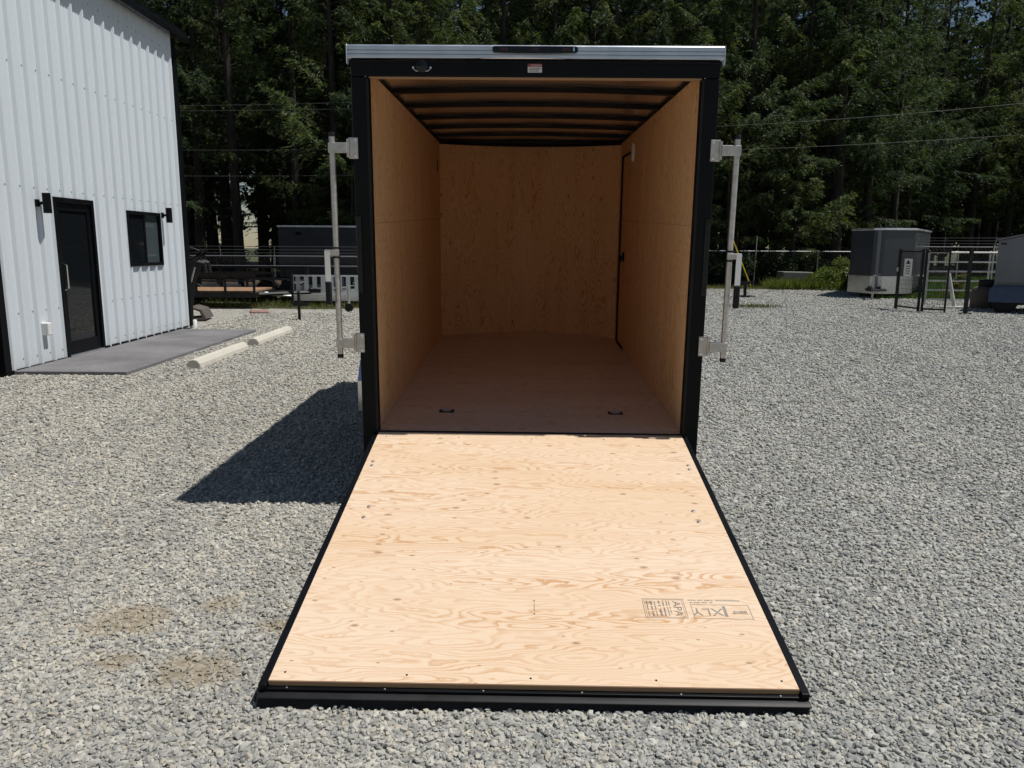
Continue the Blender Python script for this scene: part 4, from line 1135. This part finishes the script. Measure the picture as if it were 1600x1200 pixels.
for k in range(4): MB().span((0.36 + 0.01 * k, -0.0525, 1.10 - 0.06 * k), (0.55 - 0.008 * k, -0.0502, 1.125 - 0.06 * k)).build('notice_line', 'ink', sg)
MB().box((0.03, -0.045, 1.02), (0.05, 0.03, 0.10)).build('gate_latch', 'galv', g1)
gate_panel('black mesh gate panel right of the noticed one, without a notice', (10.13, 19.24), (10.60, 18.95))
# black posts of the open gate leaf nearer
pp = thing('gate_post', 'tall black gate post standing alone before white pipe rails', 'post', (10.92, 18.68, 0))
MB().span((-0.035, -0.035, 0.0), (0.035, 0.035, 1.55)).build('post', 'steel_black', pp)
MB().span((-0.10, -0.10, 0.0), (0.10, 0.10, 0.03)).build('base_plate', 'steel_black', pp)
MB().box((0, 0, 1.565), (0.085, 0.085, 0.03)).build('cap', 'steel_black', pp)
# white pipe livestock gate
wg = thing('pipe_gate', 'white tubular livestock gate with six horizontal rails before green lawn', 'gate', (11.7, 22.0, 0), rad(-4))
for k in range(6): MB().tube([(0, 0, 0.14 + 0.262 * k), (3.3, 0, 0.14 + 0.262 * k)], 0.024, 8).build('rail', 'white_pipe', wg, smooth=True)
for x in (0.0, 1.65, 3.3): MB().tube([(x, 0.03, 0.05), (x, 0.03, 1.5)], 0.026, 8).build('upright', 'white_pipe', wg, smooth=True)
lp = thing('prop_post', 'white leaning pipe post with flat foot beside the black gate', 'post', (11.35, 20.3, 0), rad(-10))
MB().tube([(0.20, 0, 0.05), (0.0, 0.05, 0.92)], 0.045, 10).build('post', 'white_pipe', lp, smooth=True)
MB().tube([(-0.02, 0.02, 0.03), (-0.02, 0.02, 0.95)], 0.03, 8).build('upright', 'white_pipe', lp, smooth=True)
MB().span((-0.30, -0.06, 0.0), (0.42, 0.10, 0.07)).build('foot', 'white_pipe', lp, bevel=0.01)
# concrete drum with tyre on top
dr_ = MB().lathe([(0.33, 0.0), (0.36, 0.05), (0.36, 0.42), (0.33, 0.52), (0.26, 0.58), (0.0, 0.58)], (0, 0, 0), 'z', 28).build('concrete_drum', 'drum', None, smooth=True); dr_.location = (12.55, 20.6, 0)
tag(dr_, 'dark round concrete drum standing beside the white pipe gate', 'drum')
ty = thing('tyre', 'worn black tyre lying on top of the concrete drum', 'tyre', (12.62, 20.6, 0.585))
MB().lathe([(0.14, 0.0), (0.24, 0.0), (0.265, 0.05), (0.265, 0.12), (0.24, 0.17), (0.14, 0.17), (0.12, 0.14), (0.12, 0.03)], (0, 0, 0), 'z', 24).build('tread', 'rubber', ty, smooth=True)
# concrete block by the shrubs
cb = MB().span((-0.62, -0.3, 0.0), (0.62, 0.3, 0.62)).build('concrete_block', 'block', None, bevel=0.03); cb.location = (11.05, 30.6, 0); cb.rotation_euler = (0, 0.02, 0.08)
tag(cb, 'weathered concrete block among shrubs by the fence', 'block')
# utility pole (behind the open trailer), its guy guard and cables
up = thing('utility_pole', 'brown wooden utility pole hidden behind the open trailer', 'utility pole', (3.0, 30.0, 0))
MB().tube([(0, 0, 0), (0, 0, 8.4)], [0.16, 0.12], 14).build('pole', 'creosote', up, smooth=True)
MB().span((-1.1, -0.16, 7.0), (1.1, -0.10, 7.12)).build('crossarm', 'creosote', up)
gw = thing('guy_wire', 'yellow guarded guy wire slanting down beside the trees at right', 'guy wire', (9.25, 30.2, 0))
MB().tube([(0, 0, 0.02), (-0.95, 0, 2.15)], 0.028, 8).build('yellow_guard', 'yellow', gw, smooth=True)
MB().tube([(-0.95, 0, 2.15), (-6.2, -0.2, 7.6)], 0.006, 5).build('cable', 'wire', gw)
o = MB().tube([(0, 0, 0), (0, 0, 2.0)], 0.022, 8).build('fence_stake', 'galv', None, smooth=True); o.location = (9.55, 30.9, 0); o.rotation_euler = (0, 0.02, 0); tag(o, 'thin pale metal stake beside the yellow guy wire', 'stake')
def cable(label, pts, r=0.0055):
    # quadratic through three points in x, z at depth pts[i][1]
    (x0, y0, z0), (x1, y1, z1), (x2, y2, z2) = pts
    out = []
    for k in range(41):
        x = x0 + (x2 - x0) * k / 40
        l0 = (x - x1) * (x - x2) / ((x0 - x1) * (x0 - x2)); l1 = (x - x0) * (x - x2) / ((x1 - x0) * (x1 - x2)); l2 = (x - x0) * (x - x1) / ((x2 - x0) * (x2 - x1))
        out.append((x, y0 * l0 + y1 * l1 + y2 * l2, z0 * l0 + z1 * l1 + z2 * l2))
    o = MB().tube(out, r, 5).build('power_cable', 'wire', None, smooth=True)
    tag(o, label, 'cable', 'overhead cables before the trees')
cable('left overhead cable, upper of the close pair', [(-34, 28, 7.0), (-8.5, 28, 6.32), (3.0, 29.9, 7.2)])
cable('left overhead cable, lower of the close pair', [(-34, 28, 6.7), (-8.5, 28, 6.13), (3.0, 29.9, 6.85)])
cable('left overhead cable running just under the close pair', [(-34, 28, 5.5), (-9.0, 28, 4.80), (3.0, 29.9, 5.35)])
cable('lowest left overhead cable, nearest the fence', [(-34, 28, 4.6), (-8.0, 28, 3.93), (3.0, 29.9, 4.4)])
cable('right overhead cable, upper of the two', [(3.0, 29.9, 5.75), (12.0, 28, 6.0), (40, 28, 10.2)])
cable('right overhead cable, lower of the two', [(3.0, 29.9, 4.95), (12.0, 28, 5.10), (40, 28, 8.1)])

# ------------------------------------------------------------------ vegetation
def blade_mesh(C, Dv, Nv, Ls, Ws):
    """diamond blades: centre, direction, normal, length, width -> verts, quads"""
    side = np.cross(Dv, Nv); side /= np.linalg.norm(side, axis=1, keepdims=True) + 1e-9
    a = C - Dv * (Ls / 2)[:, None]; b = C + side * (Ws / 2)[:, None]; c = C + Dv * (Ls / 2)[:, None]; d = C - side * (Ws / 2)[:, None]
    V = np.stack([a, b, c, d], 1).reshape(-1, 3)
    Fq = np.arange(len(C) * 4).reshape(-1, 4)
    return V, Fq
def unit(a): return a / (np.linalg.norm(a, axis=1, keepdims=True) + 1e-9)

def fir(seed, height, base, r0, reach, density, mat, low_sparse=0.0, edge=0.0, step=0.62):
    R = np.random.default_rng(seed); rr = random.Random(seed)
    root = bpy.data.objects.new('fir_tree', None); col.objects.link(root)
    # trunk with a slight bend
    bend = rr.uniform(-0.25, 0.25), rr.uniform(-0.25, 0.25)
    def axis(z): q = z / height; return np.array([bend[0] * math.sin(q * 3), bend[1] * math.sin(q * 2.2), z])
    pts = [axis(height * k / 14) for k in range(15)]; pts[0][2] = -0.15
    rads = [r0 * (1 - 0.93 * (k / 14) ** 0.9) * (1.25 if k == 0 else 1) for k in range(15)]
    tk = MB(); tk.tube([tuple(p) for p in pts], rads, 10, True)
    # dead stubs below the crown
    for k in range(int(9 + base * 3)):
        z = rr.uniform(0.8, base + 2.5); a = rr.uniform(0, 2 * PI); p = axis(z); ln = rr.uniform(0.3, 1.5)
        tk.tube([tuple(p), (p[0] + math.cos(a) * ln * .6, p[1] + math.sin(a) * ln * .6, z + rr.uniform(-.1, .15)), (p[0] + math.cos(a) * ln, p[1] + math.sin(a) * ln, z - rr.uniform(0, .4))], [0.02, 0.014, 0.004], 3, False)
    Cs, Ds, Ns, Ls, Ws = [], [], [], [], []
    z = base
    while z < height - 0.3:
        q = (z - base) / (height - base)
        vis = 1.0 if z < 14.5 else 0.5
        nb = (4 if edge else 5) if z < 14.5 else 3
        for k in range(nb):
            if z < base + 3.0 and rr.random() < low_sparse: continue
            a = rr.uniform(0, 2 * PI)
            ln = reach * (1 + edge * max(0.0, -math.sin(a))) * (1 - q) ** 0.75 * rr.uniform(0.5, 1.1) * (0.7 + 0.3 * min(1, (z - base + 0.6) / 2.0))
            zz = z + rr.uniform(-0.2, 0.2); p0 = axis(zz)
            up0 = rr.uniform(-0.10, 0.30) + 0.35 * q; droop = rr.uniform(0.10, 0.30) * (1 - q * 0.6)
            n = 5; ctr = []
            for i in range(n + 1):
                t = i / n * ln
                ctr.append(np.array([p0[0] + math.cos(a) * t, p0[1] + math.sin(a) * t, zz + up0 * t - droop * t * t / max(0.8, ln) + 0.10 * ln * (i / n) ** 3]))
            tk.tube([tuple(c) for c in ctr], [0.03 * (1 - i / n) * (0.5 + 0.5 * (1 - q)) + 0.005 for i in range(n + 1)], 3, False)
            # branchlets on both sides, needle sprays along each
            nl = max(5, int(ln * 12.0 * density * vis)); kb = 11
            t = R.uniform(0.12, 1.0, nl) ** 0.8
            cp = np.array(ctr); idx = np.clip((t * n).astype(int), 0, n - 1); fr_ = t * n - idx
            P = cp[idx] * (1 - fr_)[:, None] + cp[idx + 1] * fr_[:, None]
            dirb = np.array([math.cos(a), math.sin(a), 0.0]); sideb = np.array([-math.sin(a), math.cos(a), 0.0]); UP = np.array([0, 0, 1.0])
            sd = R.choice([-1.0, 1.0], nl); bl = (0.25 * ln * (1.0 - t) ** 0.8 + 0.26) * R.uniform(0.5, 1.15, nl)
            bd = unit(sideb * (sd * R.uniform(0.35, 1.0, nl))[:, None] + dirb * R.uniform(0.5, 1.0, nl)[:, None] + UP * R.normal(-0.42, 0.26, nl)[:, None])
            w = np.tile((np.arange(kb) + 0.5) / kb, nl); rep_ = lambda A: np.repeat(A, kb, 0)
            m = nl * kb
            C_ = rep_(P) + rep_(bd) * (w * rep_(bl))[:, None] - UP * (0.22 * rep_(bl) * w * w)[:, None] + R.normal(0, 0.035, (m, 3))
            sp = np.cross(rep_(bd), UP); alt = np.where(np.arange(m) % 2 == 0, 1.0, -1.0) * R.uniform(0.2, 0.9, m)
            dv = unit(rep_(bd) + sp * alt[:, None] + UP * R.normal(-0.12, 0.30, m)[:, None])
            nv_ = unit(np.array([0, 0, 0.8]) + R.normal(0, 0.75, (m, 3)))
            Cs.append(C_); Ds.append(dv); Ns.append(nv_); Ls.append(R.uniform(0.14, 0.30, m) * (1.15 - 0.45 * w)); Ws.append(R.uniform(0.022, 0.048, m))
        z += step * rr.uniform(0.6, 1.3) * (1.0 if z < 14.5 else 1.3)
    tk.build('trunk', 'bark', root)
    V, Fq = blade_mesh(np.concatenate(Cs), np.concatenate(Ds), np.concatenate(Ns), np.concatenate(Ls), np.concatenate(Ws))
    np_mesh('crown', V, Fq, mat, root)
    return root

protos = [fir(11, 20, 5.2, 0.24, 2.6, 1.0, 'needles', 0.5), fir(12, 21, 4.0, 0.29, 3.0, 1.0, 'needles', 0.3), fir(13, 17, 2.6, 0.20, 2.5, 1.2, 'needles_pale', 0.2, 0.85, 0.66),
          fir(14, 20, 7.0, 0.22, 2.4, 1.0, 'needles', 0.4), fir(15, 15, 1.0, 0.18, 2.6, 1.2, 'needles_pale', 0.0, 0.85, 0.66), fir(16, 8, 0.5, 0.09, 1.8, 1.3, 'needles_pale', 0.0, 0.2, 0.5),
          fir(17, 19, 3.4, 0.24, 2.8, 1.2, 'needles', 0.2, 0.95, 0.68)]
KIND = ['tall slender fir with bare lower trunk', 'tall broad fir with heavy dark boughs', 'fir with pale green boughs from head height', 'high-crowned fir with long bare trunk', 'bushy fir with boughs down to the fence', 'young low fir with pale tips', 'fir with long dark boughs reaching over the fence']
rt = random.Random(77)
spots = []
def far_enough(x, y, d):
    return all((x - a) ** 2 + (y - b) ** 2 > d * d for a, b, _ in spots)
def plant(x, y, k): spots.append((x, y, k))
# the front rank, sun on its boughs
for (x, y, k) in [(-10.8, 31.0, 0), (-9.0, 32.6, 3), (-7.0, 30.6, 4), (-12.6, 31.6, 6), (-14.9, 31.0, 2), (-4.9, 31.6, 6), (-2.6, 32.4, 2), (-0.4, 33.4, 6), (1.8, 34.0, 2), (4.0, 33.4, 4), (6.0, 34.0, 6), (8.0, 33.6, 2),
                  (10.0, 34.2, 6), (12.2, 35.0, 4), (14.4, 36.6, 2), (16.2, 36.2, 6), (18.6, 38.4, 2), (20.4, 41.0, 6), (22.8, 43.6, 6), (25.0, 43.0, 2), (-17.4, 30.8, 6), (-20, 30.5, 4), (27.2, 43.4, 6), (29.6, 43.0, 4),
                  (-6.0, 29.4, 5), (9.0, 32.8, 5), (11.5, 32.3, 5), (-3.8, 30.6, 4)]:
    plant(x, y, k)
N_FRONT = len(spots)
tries = 0
while len(spots) < 215 and tries < 20000:
    tries += 1
    y = 34.5 + 25 * rt.random() ** 1.25; x = rt.uniform(-0.78 * y - 4, 0.80 * y + 4)
    if x > 0.47 * y and y < 44: continue
    if -0.36 < x / y < -0.325 and rt.random() < 0.7: continue
    if far_enough(x, y, 1.75 if y < 46 else 2.1): plant(x, y, rt.choice([0, 1, 1, 3, 3, 0, 2, 1, 4 if y < 40 else 2]))
used = set(); order = sorted(range(len(spots)), key=lambda i: (spots[i][1]))
ORD = 'first second third fourth fifth sixth seventh eighth ninth tenth eleventh twelfth thirteenth fourteenth fifteenth sixteenth seventeenth eighteenth nineteenth twentieth'.split()
ORD += ['twenty-' + w for w in ORD[:9]] + ['thirtieth']
front = sorted([i for i in range(len(spots)) if i < N_FRONT], key=lambda i: spots[i][0] / spots[i][1])
for i in order:
    x, y, k = spots[i]
    o = protos[k] if k not in used else copy_tree(protos[k])
    used.add(k)
    o.location = (x, y, 0.0); s_ = rt.uniform(0.88, 1.14)
    o.rotation_euler = (rt.uniform(-.02, .02), rt.uniform(-.02, .02), rt.uniform(-0.6, 0.6) if k in (2, 4, 6) else rt.uniform(0, 6.28)); o.scale = (s_, s_, s_ * rt.uniform(0.95, 1.08))
    side_ = 'left beyond the building' if x < -0.18 * y else ('behind the open trailer' if x < 0.22 * y else 'at the right')
    if i in front:
        tag(o, KIND[k] + ', ' + ORD[front.index(i)] + ' from left in front row', 'tree', 'firs in the front row of the wood')
    else:
        where = 'middle rows' if y < 44 else 'back rows'
        tag(o, KIND[k] + ', ' + where + ', ' + side_, 'tree', KIND[k] + ', ' + where + ', ' + side_)

def leaf_cloud(seed, n, rx, ry, rz, size, lobes=7, hung=False):
    R = np.random.default_rng(seed)
    cen = np.stack([R.uniform(-rx, rx, lobes) * .7, R.uniform(-ry, ry, lobes) * .7, R.uniform(0.10 if lobes > 20 else 0.15, 0.95 if lobes > 20 else 0.75, lobes) * rz], 1)
    rad_ = R.uniform(0.3, 0.6, lobes) * min(rx, rz)
    if lobes > 20: rad_ = R.uniform(0.8, 1.5, lobes)
    i = R.integers(0, lobes, n)
    d = unit(R.normal(0, 1, (n, 3))) * (R.uniform(0.3, 1, n) ** 0.4)[:, None]
    P = cen[i] + d * rad_[i][:, None]; P[:, 2] = np.abs(P[:, 2])
    return blade_mesh(P, unit(R.normal(0, 1, (n, 3)) + np.array([0, 0, .2])), unit(R.normal(0, 1, (n, 3)) + np.array([0, 0, .7])), R.uniform(.7, 1.3, n) * size, R.uniform(.4, .75, n) * size)
def shrub(name, label, loc, seed, n, rx, ry, rz, size, mat, group=None, flowers=0):
    root = thing(name, label, 'shrub', loc, 0, group)
    V, Fq = leaf_cloud(seed, n, rx, ry, rz, size); np_mesh('foliage', V, Fq, mat, root)
    st_ = MB(); r_ = random.Random(seed)
    for k in range(6): st_.tube([(0, 0, -0.02), (r_.uniform(-rx, rx) * .4, r_.uniform(-ry, ry) * .4, rz * .4), (r_.uniform(-rx, rx) * .7, r_.uniform(-ry, ry) * .7, rz * .75)], [0.02, 0.014, 0.005], 4, False)
    st_.build('stems', 'bark', root)
    if flowers:
        R = np.random.default_rng(seed + 5)
        P = np.stack([R.uniform(-rx, rx, flowers), R.uniform(-ry, 0, flowers), R.uniform(.45, 1.0, flowers) * rz], 1)
        V, Fq = blade_mesh(P, unit(R.normal(0, 1, (flowers, 3))), unit(np.tile([0, -1.0, .6], (flowers, 1)) + R.normal(0, .3, (flowers, 3))), np.full(flowers, .07), np.full(flowers, .06))
        fo_ = np_mesh('flowers', V, Fq, 'flower', root); fo_['kind'] = 'stuff'
for (lab, x, y, sd, n, rx, ry, rz, sz, mt, fl) in [
    ('tall sunlit green shrub between concrete block and charcoal trailer', 12.0, 29.3, 1, 4200, 0.9, 0.7, 1.5, 0.085, 'shrub', 0),
    ('low green shrub with white flowers against the charcoal trailer', 13.0, 28.9, 2, 3000, 0.8, 0.6, 1.0, 0.075, 'shrub', 60),
    ('shrub growing over the concrete block from its right side', 11.6, 29.5, 3, 1500, 0.5, 0.4, 0.62, 0.07, 'shrub', 0),
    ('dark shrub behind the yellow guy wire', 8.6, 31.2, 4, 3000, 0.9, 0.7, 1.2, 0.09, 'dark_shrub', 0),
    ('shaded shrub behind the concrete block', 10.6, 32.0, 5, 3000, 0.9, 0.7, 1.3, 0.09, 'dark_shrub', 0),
    ('small yellowing shrub behind the black mesh gate', 13.35, 23.5, 7, 1500, 0.35, 0.3, 0.9, 0.06, 'grass', 0)]:
    shrub('shrub', lab, (x, y, 0), sd, n, rx, ry, rz, sz, mt, None, fl)
# understorey in the shade of the wood: one tangle nobody could count
R = np.random.default_rng(31); VV = []; FF = []; off = 0
for k in range(90):
    y = 33 + 26 * R.uniform() ** 1.1; x = R.uniform(-0.8 * y - 3, 0.8 * y + 3)
    if x > 0.46 * y and y < 44: continue
    if -13 < x / (y / 33) < -8.2 and R.uniform() < 0.75: continue
    V, Fq = leaf_cloud(100 + k, 900, R.uniform(0.8, 1.8), R.uniform(0.6, 1.2), R.uniform(0.8, 2.4), 0.13)
    VV.append(V + np.array([x, y, 0])); FF.append(Fq + off); off += len(V)
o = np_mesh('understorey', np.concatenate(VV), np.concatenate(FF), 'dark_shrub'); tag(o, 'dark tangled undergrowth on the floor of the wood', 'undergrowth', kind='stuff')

# the wood's far side, read as one mass; open at the left where the sky shows between the trunks
R = np.random.default_rng(32); VV = []; FF = []; off = 0
for k in range(110):
    y = R.uniform(60, 70); x = -58 + 116 * (k + R.uniform(-.4, .4)) / 110
    hz_ = R.uniform(17.0, 24.0); z0_ = 0.0
    if -28 < x < -20.5: z0_ = 7.0; hz_ -= 7.0
    V, Fq = leaf_cloud(400 + k, 3200, 2.2, 1.6, hz_, 0.5, 26, z0_ > 0)
    VV.append(V + np.array([x, y, z0_])); FF.append(Fq + off); off += len(V)
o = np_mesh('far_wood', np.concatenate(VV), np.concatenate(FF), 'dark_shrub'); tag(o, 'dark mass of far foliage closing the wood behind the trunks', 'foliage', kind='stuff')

def grass_field(name, label, pts, mat, h, w):
    R = np.random.default_rng(len(pts)); P = np.array(pts); n = len(P)
    P = np.concatenate([P, np.zeros((n, 1))], 1)
    d = unit(np.stack([R.normal(0, .35, n), R.normal(0, .35, n), np.ones(n)], 1)); L = R.uniform(.5, 1.25, n) * h
    nv_ = unit(np.stack([R.normal(0, 1, n), R.normal(0, 1, n), np.zeros(n)], 1))
    V, Fq = blade_mesh(P + d * (L / 2)[:, None], d, nv_, L, np.full(n, w)); o = np_mesh(name, V, Fq, mat); tag(o, label, 'grass', kind='stuff')
R = np.random.default_rng(8); pts = []
for (a, b) in zip(EDGE[:-1], EDGE[1:]):
    if a[0] < -17 or b[0] > 22: continue
    L = math.hypot(b[0] - a[0], b[1] - a[1]); n = int(L * 420)
    t = R.uniform(0, 1, n); x = a[0] + (b[0] - a[0]) * t; yy = a[1] + (b[1] - a[1]) * t
    pts += list(zip(x + R.normal(0, .25, n), yy + np.abs(R.normal(0, 1.1, n)) - 0.25))
grass_field('verge_grass', 'dry green grass along the gravel edge under the wood', pts, 'grass', 0.16, 0.014)
yy_ = R.uniform(24.0, 43.0, 60000); pts = list(zip(yy_ * R.uniform(0.47, 0.80, 60000), yy_))
grass_field('lawn_grass', 'bright green lawn beyond the white pipe gate', pts, 'lawn', 0.14, 0.03)
pts = list(zip(R.uniform(9.6, 13.6, 5200), 28.75 + np.abs(R.normal(0, .55, 5200))))
grass_field('tall_grass', 'tall sunlit grass and weeds at the gravel edge left of charcoal trailer', pts, 'shrub', 0.42, 0.022)
pts = list(zip(R.normal(6.3, .35, 500), R.normal(20.3, .22, 500)))
grass_field('grass_tuft', 'small dry grass tuft on gravel right of the open trailer', pts, 'grass', 0.12, 0.012)
lawn = MB().add([(12.4, 23.9, 0.008), (26, 22.8, 0.008), (36, 43, 0.008), (20.2, 43, 0.008), (15.2, 33, 0.008)], [(0, 1, 2, 3, 4)]).build('lawn_ground', 'lawn'); struct(lawn)
